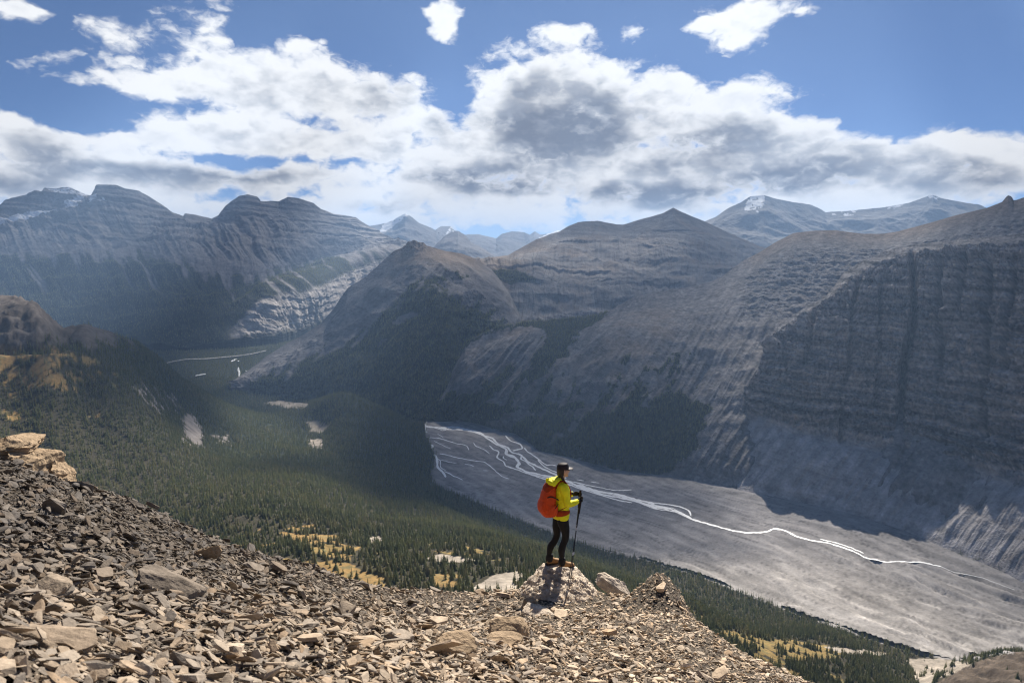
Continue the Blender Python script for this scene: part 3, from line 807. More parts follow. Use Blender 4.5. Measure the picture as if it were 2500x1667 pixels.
def E2_col(P, px, py, slope, V):
    n = nz(P, 70, 5); n2 = nz(P, 22, 5, 3.0, off=4.); n3 = nz(P, 200, 3, off=8.)
    fan = sstep(V, .66, .72)
    led = sstep(slope + n2 * .1, .55, .75) * (1 - fan)
    rock = ROCK * 1.22 * np.array([1.06, .99, .93])
    c = rock * (1 - led[..., None]) + SCREE * .75 * led[..., None]
    c = c * (1 + .38 * n2[..., None] + .2 * n[..., None])
    warm = sstep(n2 + .5 * n - .1, .12, .42) * sstep(V, .12, .3)
    c = c * (1 - .55 * warm[..., None]) + np.array([.27, .185, .115]) * .55 * warm[..., None]
    st = fbm(px / 5, py / 60, 2., 4); bdn = fbm((P[..., 2] + P[..., 0] * .05 + 14 * nz(P, 130, 3)) / 11, 0 * px, 0 * px + 1., 4)
    sp = fbm(P[..., 0] / 6, P[..., 1] / 6, P[..., 2] / 9, 4)
    c = c * np.clip(1 + (.45 * st + 2.1 * bdn + 1.5 * sp) * (1 - fan), .25, 2.8)[..., None]
    wet = sstep(fbm(px / 20, py / 260, 3., 4), .12, .35) * sstep(V, .35, .5) * sstep(px, 2200, 2300)
    c = c * (1 - .45 * wet[..., None])
    lat = fbm((px + (py - 1050) * .75) / 16, (py - px * .3) / 140, 0, 4)
    fcol = SCREE * 1.55 * (1 + .42 * lat[..., None] + .15 * n[..., None])
    c = c * (1 - fan[..., None]) + fcol * fan[..., None]
    veg = sstep(n3 + .3 * n2, .0, .25) * sstep(px, 2330, 2420) * sstep(V, .78, .86)
    c = c * (1 - .5 * veg[..., None]) + BROWN * .6 * .5 * veg[..., None]
    return np.clip(c, .012, .9)
mountain('cliff_buttress', E2_rows, 1800, 2760, 1.9, 1.7, [(130, -25), (420, -160)], E2_shape, M_cliff, E2_col)
# ------------------------------------------------------------------ thin-plate surfaces through control points
def tps(xy, z, reg=1e-4):
    xy = np.asarray(xy, float); z = np.asarray(z, float)
    n = len(z)
    d2 = ((xy[:, None] - xy[None]) ** 2).sum(-1)
    K = .5 * d2 * np.log(d2 + 1e-12) + reg * np.eye(n)
    Q = np.c_[np.ones(n), xy]
    A = np.block([[K, Q], [Q.T, np.zeros((3, 3))]])
    w = np.linalg.solve(A, np.r_[z, 0, 0, 0])
    def ev(X, Y):
        r = w[n] + w[n + 1] * X + w[n + 2] * Y
        for k in range(n):
            d = (X - xy[k, 0]) ** 2 + (Y - xy[k, 1]) ** 2
            r = r + w[k] * .5 * d * np.log(d + 1e-12)
        return r
    return ev

FLOOR = -502.0
CREST = [(-500, 960), (-150, 1020), (0, 1065), (60, 1085), (120, 1120), (150, 1165), (240, 1190), (350, 1238), (480, 1302), (555, 1335), (580, 1352), (640, 1360), (780, 1390), (900, 1432), (1000, 1442), (1150, 1448), (1250, 1440), (1300, 1436), (1450, 1448), (1550, 1452), (1650, 1460), (1700, 1510), (1780, 1570), (1900, 1640), (1960, 1668), (2100, 1740), (2400, 1880)]
def crest_py(px):
    return np.interp(px, [c[0] for c in CREST], [c[1] for c in CREST])

# the mountainside below the ridge crest: (photo px, py, distance Y)
G = [(1000, 1500, 350), (1250, 1450, 380), (800, 1410, 420), (700, 1340, 500), (900, 1350, 520), (1100, 1390, 470), (1200, 1330, 600), (1350, 1390, 520), (1500, 1440, 560), (1600, 1440, 640), (560, 1260, 660), (300, 1205, 820), (150, 1120, 880), (0, 1035, 900), (0, 900, 1000), (60, 830, 1060), (200, 960, 1060), (350, 1080, 1010), (450, 1150, 960), (620, 1150, 1050), (800, 1210, 920), (950, 1260, 860), (1050, 1230, 1080), (1150, 1290, 860), (1300, 1340, 820), (1450, 1390, 800), (1000, 1150, 1400), (900, 1090, 1580), (780, 1040, 1880), (700, 1100, 1480), (560, 1060, 1560), (480, 1000, 1560), (400, 960, 1400),
     (0, 722, 1120), (60, 722, 1120), (100, 738, 1130), (135, 772, 1150), (190, 800, 1190), (270, 818, 1280), (350, 852, 1430), (400, 890, 1580), (450, 932, 1780), (500, 962, 1980), (560, 985, 2230),
     (-200, 715, 1050), (-450, 690, 950), (-300, 900, 850), (-450, 800, 800), (-250, 1050, 750),
     (860, 985, 2030), (800, 1000, 1950), (930, 1010, 1900), (980, 1060, 1700), (720, 1010, 2000), (650, 1010, 2080),
     (1750, 1500, 720), (1850, 1600, 480), (1950, 1590, 560), (2000, 1650, 500), (1760, 1545, 520), (2100, 1600, 660), (2150, 1640, 640), (2250, 1690, 560), (2330, 1640, 640), (2400, 1620, 680), (2480, 1600, 700), (2600, 1640, 620), (2800, 1650, 600), (2000, 1545, 760)]
PLAIN_L = [(1035, 1020), (1040, 1060), (1048, 1080), (1062, 1110), (1052, 1160), (1056, 1180), (1085, 1195), (1130, 1212), (1250, 1262), (1340, 1300), (1480, 1345), (1600, 1374), (1700, 1403), (1850, 1462), (1980, 1512), (2110, 1555), (2250, 1600), (2340, 1612), (2420, 1598), (2520, 1585), (2650, 1560)]
PLAIN_R = [(1100, 1022), (1180, 1038), (1196, 1050), (1260, 1060), (1320, 1103), (1400, 1120), (1500, 1148), (1640, 1163), (1720, 1178), (1900, 1210), (2100, 1255), (2300, 1330), (2500, 1420), (2650, 1490)]
gxy, gz = [], []
def gadd(P):
    gxy.append((2.6 * P[0] / P[1], math.log(P[1])))
    gz.append(P[2])
for (px, py, Y) in G:
    gadd(at_y(px, py, Y))
for (px, py) in PLAIN_L:
    gadd(at_z(px, py, -500.0))
for (px, py) in PLAIN_R[::2]:
    gadd(at_z(px, py, -503.5))
for (px, py) in [(1150, 1120), (1300, 1200), (1500, 1260), (1700, 1320), (1900, 1380), (2100, 1450), (2300, 1520), (2400, 1480), (1200, 1180), (1600, 1330), (2200, 1400)]:
    gadd(at_z(px, py, -506.0))
for (px, py) in [(600, 950), (680, 985), (640, 880), (500, 865), (450, 858), (560, 930), (520, 900), (740, 980), (1000, 1020), (900, 1000)]:
    gadd(at_z(px, py, -501.0))
for p in np.linspace(-.85, .95, 10):
    for Y in (3200, 5000, 12000):
        gadd(np.array([p * Y, Y, -503.0 if Y < 4000 else -520.0]))
for (px, Y, z) in [(0, 1600, -260), (100, 1650, -360), (200, 1750, -430), (270, 1950, -470), (350, 2150, -490), (-250, 1700, -260), (-450, 1600, -250), (0, 2300, -480), (-300, 2400, -480)]:
    P = at_y(px, 900, Y); P[2] = z
    gadd(P)
for (px, py) in CREST[1::2]:                       # just below the line of sight over the near crest
    d = ray(px, py); tn = d[2] / d[1]
    for Y in (22, 60, 160):
        gadd(np.array([d[0] / d[1] * Y, Y, tn * Y - 4 - .13 * Y]))
ground_ev = tps(gxy, gz, 2e-4)

def ground_grid(p0, p1, npp, y0, y1, ny):
    p = np.linspace(p0, p1, npp)
    Y = np.exp(np.interp(np.linspace(0, 1, ny), [0, .08, .86, 1.0], np.log([y0, 300.0, 2600.0, y1])))
    PP, YY = np.meshgrid(p, Y)
    Z = ground_ev(2.6 * PP, np.log(YY))
    return np.stack([PP * YY, YY, Z], -1)

GP = ground_grid(-1.05, 1.05, 600, 20.0, 20500.0, 460)
_gpx, _gpy = proj(GP)
_plain_poly = PLAIN_L + [(2650, 1490)] + PLAIN_R[::-1]
def shape_ground(P, px, py):
    Y = P[..., 1]
    on_plain = inpoly(px, py, _plain_poly)
    amp = np.clip((P[..., 2] + 503) / 40, 0, 1) * sstep(Y, 150, 400) * (1 - sstep(Y, 2300, 2600))
    d = nz(P * [1, 1, 0], 170, 5) * 11 + nz(P * [1, 1, 0], 45, 4, off=3) * 3.5
    # valley hummocks under the forest
    hum = np.exp(-(((px - 850) / 95) ** 2 + ((Y - 2020) / 130) ** 2)) * 26 + np.exp(-(((px - 640) / 70) ** 2 + ((Y - 1900) / 150) ** 2)) * 8
    # gullied rock on the left shoulder
    sh = sstep(220 - px, 0, 80) * sstep(870 - py, 0, 60) * (Y < 1500)
    d = d + sh * (nz(P, 70, 5, ridged=True) * 16 + nz(P, 24, 4, ridged=True, off=3.) * 6 + beds(P[..., 2] + 5 * nz(P, 60, 3), 17) * 9 - 50)
    hump = sstep(px, 2230, 2330) * sstep(py, 1590, 1620) * (Y < 900)
    d = d + hump * (nz(P, 30, 5, ridged=True) * 9 + nz(P, 9, 3, ridged=True) * 3)
    z = P[..., 2] + d * amp + hum * (1 - on_plain)
    z = np.where(Y > 2300, np.maximum(np.minimum(z, -498), -540), z)
    Q = P.copy(); Q[..., 2] = z
    return Q
GP = shape_ground(GP, _gpx, _gpy)

MEADOWS = [[(677, 1299), (711, 1282), (772, 1280), (772, 1299), (806, 1305), (826, 1305), (823, 1322), (874, 1333), (888, 1331), (860, 1350), (857, 1370), (891, 1390), (942, 1404), (949, 1450), (840, 1420), (780, 1395), (731, 1375), (758, 1360), (762, 1339), (724, 1319), (690, 1302)],
           [(560, 1340), (640, 1345), (700, 1365), (800, 1400), (860, 1440), (700, 1420), (600, 1390)],
           [(1061, 1400), (1090, 1392), (1130, 1395), (1125, 1420), (1100, 1432), (1060, 1425)],
           [(0, 878), (60, 903), (135, 930), (142, 946), (95, 965), (62, 985), (66, 1002), (30, 1020), (0, 1045)],
           [(1757, 1536), (1785, 1536), (1915, 1563), (2013, 1577), (2060, 1600), (1960, 1610), (1907, 1621), (1960, 1640), (2000, 1680), (1954, 1680), (1836, 1601)],
           [(20, 845), (110, 880), (160, 910), (120, 915), (40, 880)]]
PALE = [[(1150, 1440), (1166, 1424), (1207, 1401), (1262, 1392), (1289, 1404), (1258, 1418), (1268, 1445)], [(1040, 1362), (1075, 1352), (1158, 1365), (1156, 1372), (1080, 1370)], [(895, 1312), (930, 1308), (940, 1325), (900, 1328)],
        [(2010, 1578), (2110, 1585), (2170, 1592), (2140, 1602), (2040, 1592)], [(2215, 1608), (2300, 1604), (2380, 1622), (2350, 1640), (2290, 1650), (2260, 1690), (2250, 1690)], [(752, 1032), (772, 1022), (803, 1040), (790, 1056), (757, 1054)], [(754, 1070), (790, 1074), (786, 1094), (755, 1092)], [(640, 985), (690, 978), (760, 986), (740, 1000), (700, 996)]]
def ground_colour(P, px, py):
    n = nz(P, 90, 5); n2 = nz(P, 22, 4, off=4.); n3 = nz(P, 240, 3, off=2.)
    c = np.array([.045, .040, .026]) + (FOREST - np.array([.045, .040, .026])) * sstep(P[..., 1], 900, 1400)[..., None]
    j = (n2 * 2, n * 2)
    Y = P[..., 1]
    gold = np.zeros(px.shape); pale = np.zeros(px.shape)
    for q, m in enumerate(MEADOWS):
        gold = np.maximum(gold, soft_poly(px, py, m, 14, j) * ((n2 + .5 * n > -.22) if q not in (3, 5) else (n2 + .5 * n > .24)))
    for m in PALE:
        pale = np.maximum(pale, soft_poly(px, py, m, 5, j))
    # scattered clearings on the upper left slope and the near bench
    left = sstep(330 + .15 * (py - 900) - px, 0, 200) * sstep(1000 - py, -60, 80) * (Y < 1500)
    g2 = ((n2 * .9 + n * .8 + .05) > .40 - .24 * left) * (left > .12)
    near = (1 - sstep(Y, 480, 640)) * (Y > 250)
    g3 = ((n2 * .8 + n) > .34 - .1 * near) * (near > .1)
    gold = np.maximum(gold, np.maximum(g2, g3))
    rock = sstep(-(py - np.interp(px, [-500, 0, 60, 140, 230, 300, 480, 560], [800, 830, 845, 835, 850, 830, 985, 1000])) + n2 * 45 + n * 30, -14, 10) * (px < 330) * (Y < 1700)
    rgul = inpoly(px + n2 * 30, py + n * 14, [(440, 1020), (470, 1010), (500, 1060), (490, 1100), (450, 1080)]) * 1.0
    rgul = np.maximum(rgul, inpoly(px + n2 * 34, py + n * 14, [(330, 930), (420, 960), (460, 1000), (400, 1010), (340, 960)]) * (n2 > .08))
    rgul = np.maximum(rgul, inpoly(px + n2 * 30, py + n * 14, [(520, 1060), (560, 1060), (570, 1085), (530, 1085)]) * (n2 > .0))
    gold = gold * (1 - rock)
    n5 = nz(P, 7, 3, off=1.)
    gcol = GOLD * (1 + .35 * n2[..., None] + .25 * n[..., None] + .5 * n5[..., None])
    gcol = np.where((n5 + n2 * .6 > .25)[..., None], gcol * [.55, .68, .8], gcol)
    gcol = np.where((n3 > .08)[..., None], gcol * [.85, .92, .9], gcol)
    c = c * (1 - gold[..., None]) + gcol * gold[..., None]
    pc = np.array([.33, .285, .235]) * np.clip(1 + .35 * n2[..., None] + .6 * n5[..., None], .4, 1.8)
    c = c * (1 - pale[..., None]) + pc * pale[..., None]
    rr = np.array([.118, .102, .092]) * np.clip(1 + .5 * n2[..., None] + .3 * n[..., None] + .7 * n5[..., None], .3, 2)
    c = c * (1 - rock[..., None]) + rr * rock[..., None]
    c = c * (1 - rgul[..., None]) + np.array([.26, .23, .21]) * (1 + .4 * n2[..., None]) * rgul[..., None]
    dark = inpoly(px + n2 * 20, py + n * 20, [(2235, 1690), (2330, 1640), (2400, 1610), (2480, 1590), (2900, 1560), (2900, 1800)]) * 1.0
    c = c * (1 - dark[..., None]) + np.array([.10, .078, .06]) * np.clip(1 + .8 * n2[..., None] + .9 * n5[..., None], .3, 2.4) * dark[..., None]
    brow = (1 - sstep(Y, 180, 300))[..., None]
    c = c * (1 - brow) + np.array([.24, .20, .165]) * (1 + .3 * n2[..., None]) * brow
    tree = (1 - gold) * (1 - pale) * (1 - rgul) * (1 - dark)
    rt = (n2 + .4 * n > .22) * .12
    tree = tree * (1 - rock) + rock * rt * (py > 790)
    tree = np.maximum(tree, gold * np.where(n2 > .0, .11, .03))
    tree = np.maximum(tree, pale * .05 * (n2 > -.05))
    tree = np.where(dark > 0, (n2 > .25) * .12, tree)
    plain = inpoly(px, py, _plain_poly)
    tree = tree * (1 - plain) * (Y > 200)
    pcol = GRAVEL * (.9 + .3 * n2[..., None])
    c = np.where(plain[..., None], pcol, c)
    return np.clip(c, .01, .9), tree
surf_samples.append((GP[::2, ::2], *[q[::2, ::2] for q in proj(GP)]))
gcol, gtree = ground_colour(GP, *proj(GP))
ground = mesh_from('ground', GP, grid_faces(*GP.shape[:2]), M_ground, col=gcol, kind='structure')

# trees on it: small near the ridge, taller and denser down the slope
_px, _py = proj(GP)
Yg = GP[..., 1]
vis = (_px > -260) & (_px < 2700)
near_store, far_store = [], []
clump = nz(GP, 26, 3, off=12.)
dens_near = np.clip(.75 + 1.5 * clump, .15, 1.5)
near_m = gtree * (Yg < 760) * dens_near * vis
far_m = gtree * (Yg >= 760) * (Yg < 2700) * vis
scatter(GP, near_m, 3.6, 3.0, 9.5, near_store, 20)
scatter(GP, far_m * (Yg < 1300), 4.6, 5.0, 12.0, far_store, 21)
scatter(GP, far_m * (Yg >= 1300), 5.8, 7.0, 14.0, far_store, 22)
scatter(GP, (gtree > .3) * (Yg >= 2700) * (Yg < 4200) * vis, 5.8, 8.0, 15.0, far_store, 23)
near_trees = np.concatenate(near_store)
far_trees = np.concatenate(far_store + forest_pts)

# ------------------------------------------------------------------ gravel flat
GS = 4.6
gx = np.arange(-330, 1250, GS); gy = np.arange(640, 2180, GS)
XX, YY = np.meshgrid(gx, gy)
PL = np.stack([XX, YY, np.full(XX.shape, -500.0)], -1)
ppx, ppy = proj(PL)
ex = .5 * (perlin(XX / 30, YY / 30, 2.) + perlin(XX / 9, YY / 9, 5.))
inside = inpoly(ppx + ex * 6, ppy + ex * 5, [(1034, 1019)] + PLAIN_L[1:] + [(2700, 1560), (2700, 1500)] + [(a, b - 14) for a, b in PLAIN_R[::-1]])
# relief: braided bars following the valley (flow runs from lower right to upper left of the flat)
fl = np.array([-.62, .785])
al, ac = XX * fl[0] + YY * fl[1], XX * -fl[1] + YY * fl[0]
wv = 40 * perlin(XX / 260, YY / 260, 1.)
br = fbm(al / 240, (ac + wv) / 34, 0, 5, ridged=True)
terr = fbm(al / 300, (ac + wv) / 90, 4., 4)
near_r = sstep(1250 - YY, 0, 350)
relief = br * (.8 + 1.2 * near_r) + (sstep(terr, .05, .10) * 4.5 - 1.0) * near_r + fbm(XX / 60, YY / 60, 8., 4) * 1.2 * near_r
# melt pits and small moraine humps in the near part
pit = sstep(fbm(al / 120, (ac + wv) / 45, 12., 3), .22, .30)
relief = relief - pit * 4.0 * near_r
PL[..., 2] += relief
bn = fbm(al / 160, (ac + wv) / 14, 3., 5)
pc = GRAVEL * (.84 + .55 * bn[..., None] + .30 * terr[..., None])
pc = pc + (np.array([.36, .335, .315]) - GRAVEL) * near_r[..., None] * .8
ln = 1 - sstep(np.abs(fbm(al / 220, (ac + wv) / 24, 31., 3)), .0, .045)
pc = pc * (1 - .45 * ln[..., None])
pale_b = sstep(fbm(al / 70, (ac + wv) / 20, 21., 4), .18, .34) * near_r
pc = pc + np.array([.13, .12, .11]) * pale_b[..., None]
keep = inside[:-1, :-1] & inside[1:, 1:] & inside[:-1, 1:] & inside[1:, :-1]
gravel = mesh_from('gravel_flat', PL, grid_faces(*PL.shape[:2], keep=keep), M_gravel, col=np.clip(pc, .02, .8), kind='structure')

# ------------------------------------------------------------------ water
m_w, t = material('silty_water')
pos = t.add('ShaderNodeNewGeometry').outputs['Position']
wn = t.noise(t.vmath('MULTIPLY', pos, (1, 1, 0)), 0.35, 3.0, .6)
t.out((.88, .89, .90), 0.5, t.bump(wn, .12, .3), spec=1.0, IOR=1.6)
M_water = m_w

def plain_z(x, y):
    i = np.clip(((y - gy[0]) / GS), 0, len(gy) - 1.001); k = np.clip(((x - gx[0]) / GS), 0, len(gx) - 1.001)
    i0, k0 = i.astype(int), k.astype(int)
    Z = PL[..., 2]
    return np.maximum.reduce([Z[i0, k0], Z[i0 + 1, k0], Z[i0, k0 + 1], Z[i0 + 1, k0 + 1]])

def ribbon(line, w0, w1, z=None, wob=1.0, seed=0.0, step=2.0):
    """a strip of water given by its course in the photo, laid on the flat"""
    L = np.asarray(line, float)
    seg = np.r_[0, np.cumsum(np.hypot(*np.diff(L, axis=0).T))]
    n = max(int(seg[-1] / step), 4)
    s = np.linspace(0, seg[-1], n)
    x, y = np.interp(s, seg, L[:, 0]), np.interp(s, seg, L[:, 1])
    k = np.ones(5) / 5
    xs, ys = np.convolve(np.pad(x, 2, 'edge'), k, 'valid'), np.convolve(np.pad(y, 2, 'edge'), k, 'valid')
    xs += wob * 1.6 * perlin(s / 14, seed, 1.); ys += wob * .9 * perlin(s / 11, seed, 4.)
    w = np.interp(ys, [1000, 1200, 1380], [1.05, .95, .62]) * np.interp(s, [0, seg[-1]], [w0, w1]) * (1 + .45 * perlin(s / 9, seed, 9.)) * sstep(np.minimum(s, seg[-1] - s), -1, 6)
    tx, ty = np.gradient(xs), np.gradient(ys)
    # widths are stated across the flow as seen on the flat; the far side is foreshortened
    ll = np.hypot(tx, ty * 2.6) + 1e-9
    ox, oy = -ty * 2.6 / ll * w * .5 * 1.5, tx / ll * w * .5
    rows = []
    for q in (-1, -.33, .33, 1):
        P = at_z(xs + ox * q, ys + oy * q, -500.0 if z is None else z)
        rows.append(P)
    R = np.array(rows)
    if z is None:
        mx = np.max(plain_z(R[..., 0], R[..., 1]), axis=0)
        k = np.ones(7) / 7
        R[..., 2] = np.convolve(np.pad(mx, 3, 'edge'), k, 'valid') + .25
    return R
def ribbons(name, lst, mat, z=None, kind='structure', parent=None):
    V, F, off = [], [], 0
    for i, (line, w0, w1) in enumerate(lst):
        R = ribbon(line, w0, w1, z, seed=i * 3.7)
        V.append(R.reshape(-1, 3)); F.append(grid_faces(*R.shape[:2]) + off); off += R.shape[0] * R.shape[1]
    return mesh_from(name, np.concatenate(V), np.concatenate(F), mat, kind=kind)
RIVER = [
    ([(1045, 1009), (1034, 1021), (1043, 1027), (1036, 1042), (1042, 1054), (1033, 1068), (1036, 1077), (1057, 1089), (1054, 1104), (1064, 1113), (1068, 1128), (1067, 1140), (1083, 1155), (1089, 1167)], 2.5, 4.0),
    ([(1083, 1150), (1095, 1155), (1107, 1162), (1118, 1166), (1131, 1173)], 2.5, 1.5),
    ([(1036, 1041), (1055, 1043), (1077, 1045), (1100, 1043), (1125, 1045), (1150, 1051), (1173, 1057), (1190, 1071), (1208, 1083), (1225, 1091), (1238, 1098), (1232, 1108), (1256, 1116), (1268, 1131), (1259, 1140), (1286, 1152), (1327, 1161), (1357, 1166), (1384, 1176), (1417, 1187), (1461, 1205), (1506, 1214), (1551, 1223), (1595, 1238), (1640, 1243), (1675, 1259), (1690, 1268), (1730, 1280), (1789, 1296), (1824, 1301), (1871, 1299), (1889, 1291), (1915, 1295), (1942, 1310), (1978, 1321), (2033, 1329), (2080, 1345), (2111, 1361), (2163, 1377), (2190, 1373), (2253, 1377), (2300, 1388)], 3.2, 4.5),
    ([(1071, 1046), (1095, 1049), (1125, 1049), (1160, 1055), (1185, 1066)], 2.0, 3.0),
    ([(1180, 1062), (1205, 1072), (1216, 1085), (1240, 1093), (1250, 1105), (1270, 1110), (1290, 1128), (1318, 1142), (1350, 1156), (1384, 1168)], 3.0, 4.0),
    ([(1232, 1062), (1237, 1068), (1247, 1077), (1268, 1083), (1277, 1095), (1258, 1099), (1250, 1101)], 2.5, 3.0),
    ([(1277, 1092), (1290, 1104), (1312, 1119), (1325, 1130), (1336, 1137), (1345, 1134), (1360, 1138)], 2.4, 2.0),
    ([(1312, 1121), (1326, 1138), (1345, 1148), (1372, 1158)], 2.0, 2.0),
    ([(1155, 1079), (1161, 1089), (1184, 1098), (1196, 1109)], 1.8, 1.6),
    ([(1193, 1086), (1203, 1096), (1220, 1104), (1211, 1116), (1232, 1128), (1232, 1137), (1268, 1149), (1312, 1164), (1357, 1178), (1400, 1186)], 2.2, 3.5),
    ([(1039, 1068), (1074, 1070), (1110, 1082), (1140, 1088), (1146, 1101)], 1.8, 1.3),
    ([(1058, 1076), (1075, 1085), (1102, 1097)], 1.3, 1.2),
    ([(1066, 1058), (1085, 1070)], 1.2, 1.2),
    ([(1071, 1107), (1095, 1112), (1119, 1118), (1150, 1124), (1184, 1128), (1202, 1143), (1223, 1162), (1244, 1170)], 2.0, 1.5),
    ([(1074, 1122), (1095, 1128), (1116, 1131)], 1.5, 1.3), ([(1132, 1133), (1149, 1135), (1160, 1140)], 1.8, 1.5), ([(1178, 1148), (1194, 1150)], 1.5, 1.5), ([(1066, 1117), (1076, 1126), (1074, 1140), (1090, 1150)], 1.5, 1.5),
    ([(1400, 1176), (1417, 1180), (1440, 1186), (1461, 1190), (1506, 1198), (1545, 1196)], 2.0, 1.6),
    ([(1384, 1174), (1420, 1192), (1455, 1200), (1500, 1206), (1545, 1218), (1570, 1224), (1600, 1232)], 4.5, 4.0),
    ([(1395, 1186), (1430, 1198), (1470, 1210), (1510, 1222), (1545, 1228)], 2.6, 2.5),
    ([(1408, 1182), (1440, 1194), (1480, 1203), (1520, 1209), (1560, 1222), (1600, 1228), (1640, 1233), (1668, 1240), (1683, 1248), (1688, 1262)], 3.5, 3.0),
    ([(1555, 1222), (1580, 1233), (1610, 1236), (1640, 1243)], 4.0, 4.0), ([(1405, 1171), (1428, 1174)], 1.6, 1.6), ([(1440, 1176), (1465, 1180)], 1.6, 1.4),
    ([(1232, 1112), (1226, 1118), (1240, 1124)], 2.0, 1.6), ([(1262, 1106), (1275, 1112), (1270, 1120), (1283, 1126), (1300, 1140), (1310, 1150)], 2.6, 2.6),
    ([(2000, 1316), (2040, 1325), (2080, 1338), (2110, 1352)], 3.0, 3.0), ([(2260, 1378), (2330, 1396), (2400, 1410), (2480, 1440)], 1.6, 1.2)]
_rb = np.random.default_rng(9)
_main = np.array(RIVER[2][0], float)
for k in range(16):                                  # side threads that leave and rejoin the main channel
    a = int(_rb.integers(1, 24)); b = a + int(_rb.integers(3, 7))
    seg = _main[a:b].copy()
    bow = np.sin(np.linspace(0, math.pi, len(seg))) * _rb.uniform(3, 9) * _rb.choice([-1, 1])
    RIVER.append(([(x + .5 * q + 2, y + q * .8) for (x, y), q in zip(seg, bow)], 1.3, 1.6))
ribbons('river', RIVER, M_water)
VAL_RIVER = [([(583, 896), (581, 904), (586, 912), (583, 920), (588, 930)], 3, 2), ([(596, 905), (605, 908)], 1.5, 1.5), ([(578, 880), (586, 884)], 3, 3), ([(562, 884), (572, 880), (578, 875)], 3, 4), ([(475, 917), (490, 914), (505, 912)], 2, 2)]
def lift(name, lst, mat, dz):
    V, F, off = [], [], 0
    for i, (line, w0, w1) in enumerate(lst):
        R = ribbon(line, w0, w1, -499.0, wob=.3, seed=i * 2.2)
        R[..., 2] = np.maximum(ground_ev(2.6 * R[..., 0] / R[..., 1], np.log(R[..., 1])), -503.0) + dz
        V.append(R.reshape(-1, 3)); F.append(grid_faces(*R.shape[:2]) + off); off += R.shape[0] * R.shape[1]
    return mesh_from(name, np.concatenate(V), np.concatenate(F), mat, kind='structure')
lift('valley_river', VAL_RIVER, M_water, 3.5)
m_r, t = material('road_asphalt'); t.out((.30, .29, .28), .8)
lift('road', [([(400, 888), (425, 882), (455, 877), (500, 876), (545, 873), (580, 870), (615, 865), (648, 857), (652, 855)], 1.6, 2.2)], m_r, 5.0)
# ------------------------------------------------------------------ conifers
m_n, t = material('conifer_needles')
oi = t.add('ShaderNodeObjectInfo').outputs['Random']
pos = t.add('ShaderNodeNewGeometry').outputs['Position']
big = t.noise(pos, 1 / 60.0, 3.0, .6)
c = t.mix(oi, (.088, .102, .054), (.172, .178, .098))
c = t.mix(t.smooth(t.math('ADD', t.math('MULTIPLY', big, .7), t.math('MULTIPLY', oi, .3)), .50, .68), c, (.185, .172, .105))
df = t.add('ShaderNodeBsdfDiffuse'); t.link(c, df.inputs['Color'])
tl = t.add('ShaderNodeBsdfTranslucent'); t.link(t.vmath('MULTIPLY', c, (2.2, 2.2, 1.5)), tl.inputs['Color'])
mx = t.add('ShaderNodeMixShader'); mx.inputs[0].default_value = .5
t.link(df.outputs[0], mx.inputs[1]); t.link(tl.outputs[0], mx.inputs[2])
o = t.add('ShaderNodeOutputMaterial'); t.link(mx.outputs[0], o.inputs['Surface'])
M_needle = m_n
m_b, t = material('bark'); t.out((.085, .065, .05), .9)
M_bark = m_b

def conifer_mesh(name, seed, tiers, arms, width, droop, h=1.0, trunk=False, flat=1.35):
    r = np.random.default_rng(seed)
    V, F = [], []
    for k in range(tiers):
        f = (k + .15) / tiers
        z = .06 + .90 * f
        rad = width * (1 - f) ** .85 * (.8 + .4 * r.random()) + .012
        th = (1.0 / tiers) * (flat + .5 * r.random())
        a0 = r.random() * 6.28
        for a in range(arms):
            if r.random() < .10:
                continue
            an = a0 + (a + .35 * r.normal()) * 2 * math.pi / arms
            R = rad * (.62 + .62 * r.random())
            hw = math.pi / arms * (.8 + .5 * r.random())
            zz = z + .012 * r.normal()
            i = len(V)
            V += [(0, 0, zz + th), (R * .62 * math.cos(an - hw), R * .62 * math.sin(an - hw), zz - droop * R * .4), (R * math.cos(an), R * math.sin(an), zz - droop * R), (R * .62 * math.cos(an + hw), R * .62 * math.sin(an + hw), zz - droop * R * .4)]
            F += [(i, i + 1, i + 2), (i, i + 2, i + 3)]
    i = len(V)
    V += [(.012, 0, .9), (-.006, .01, .9), (-.006, -.01, .9), (0, 0, 1.02)]
    F += [(i, i + 1, i + 3), (i + 1, i + 2, i + 3), (i + 2, i, i + 3)]
    if trunk:
        for q in range(4):
            a, b = q * math.pi / 2, (q + 1) * math.pi / 2
            j = len(V)
            V += [(.016 * math.cos(a), .016 * math.sin(a), -.03), (.016 * math.cos(b), .016 * math.sin(b), -.03), (0, 0, .5)]
            F += [(j, j + 1, j + 2)]
    return mesh_from(name, np.array(V), np.array(F), M_needle, smooth=False, link=False)

def trunk_mesh():
    V, F = [], []
    for k, (z, r_) in enumerate([(-.05, .020), (.1, .015), (.5, .009), (.93, .002)]):
        for q in range(6):
            V.append((r_ * math.cos(q * 1.0472), r_ * math.sin(q * 1.0472), z))
    for k in range(3):
        for q in range(6):
            F.append((k * 6 + q, k * 6 + (q + 1) % 6, k * 6 + 6 + (q + 1) % 6, k * 6 + 6 + q))
    return mesh_from('trunk', np.array(V), np.array(F), M_bark, link=False)

lib_near = [conifer_mesh('spruce_crown', 40 + i, 13 + i % 4, 8, [.17, .21, .25, .19, .30, .15][i], .40, flat=.25) for i in range(6)]
lib_far = [conifer_mesh('distant_spruce', 60 + i, 8, 6, [.13, .16, .19, .14, .17][i], .26, trunk=True, flat=.15) for i in range(5)]

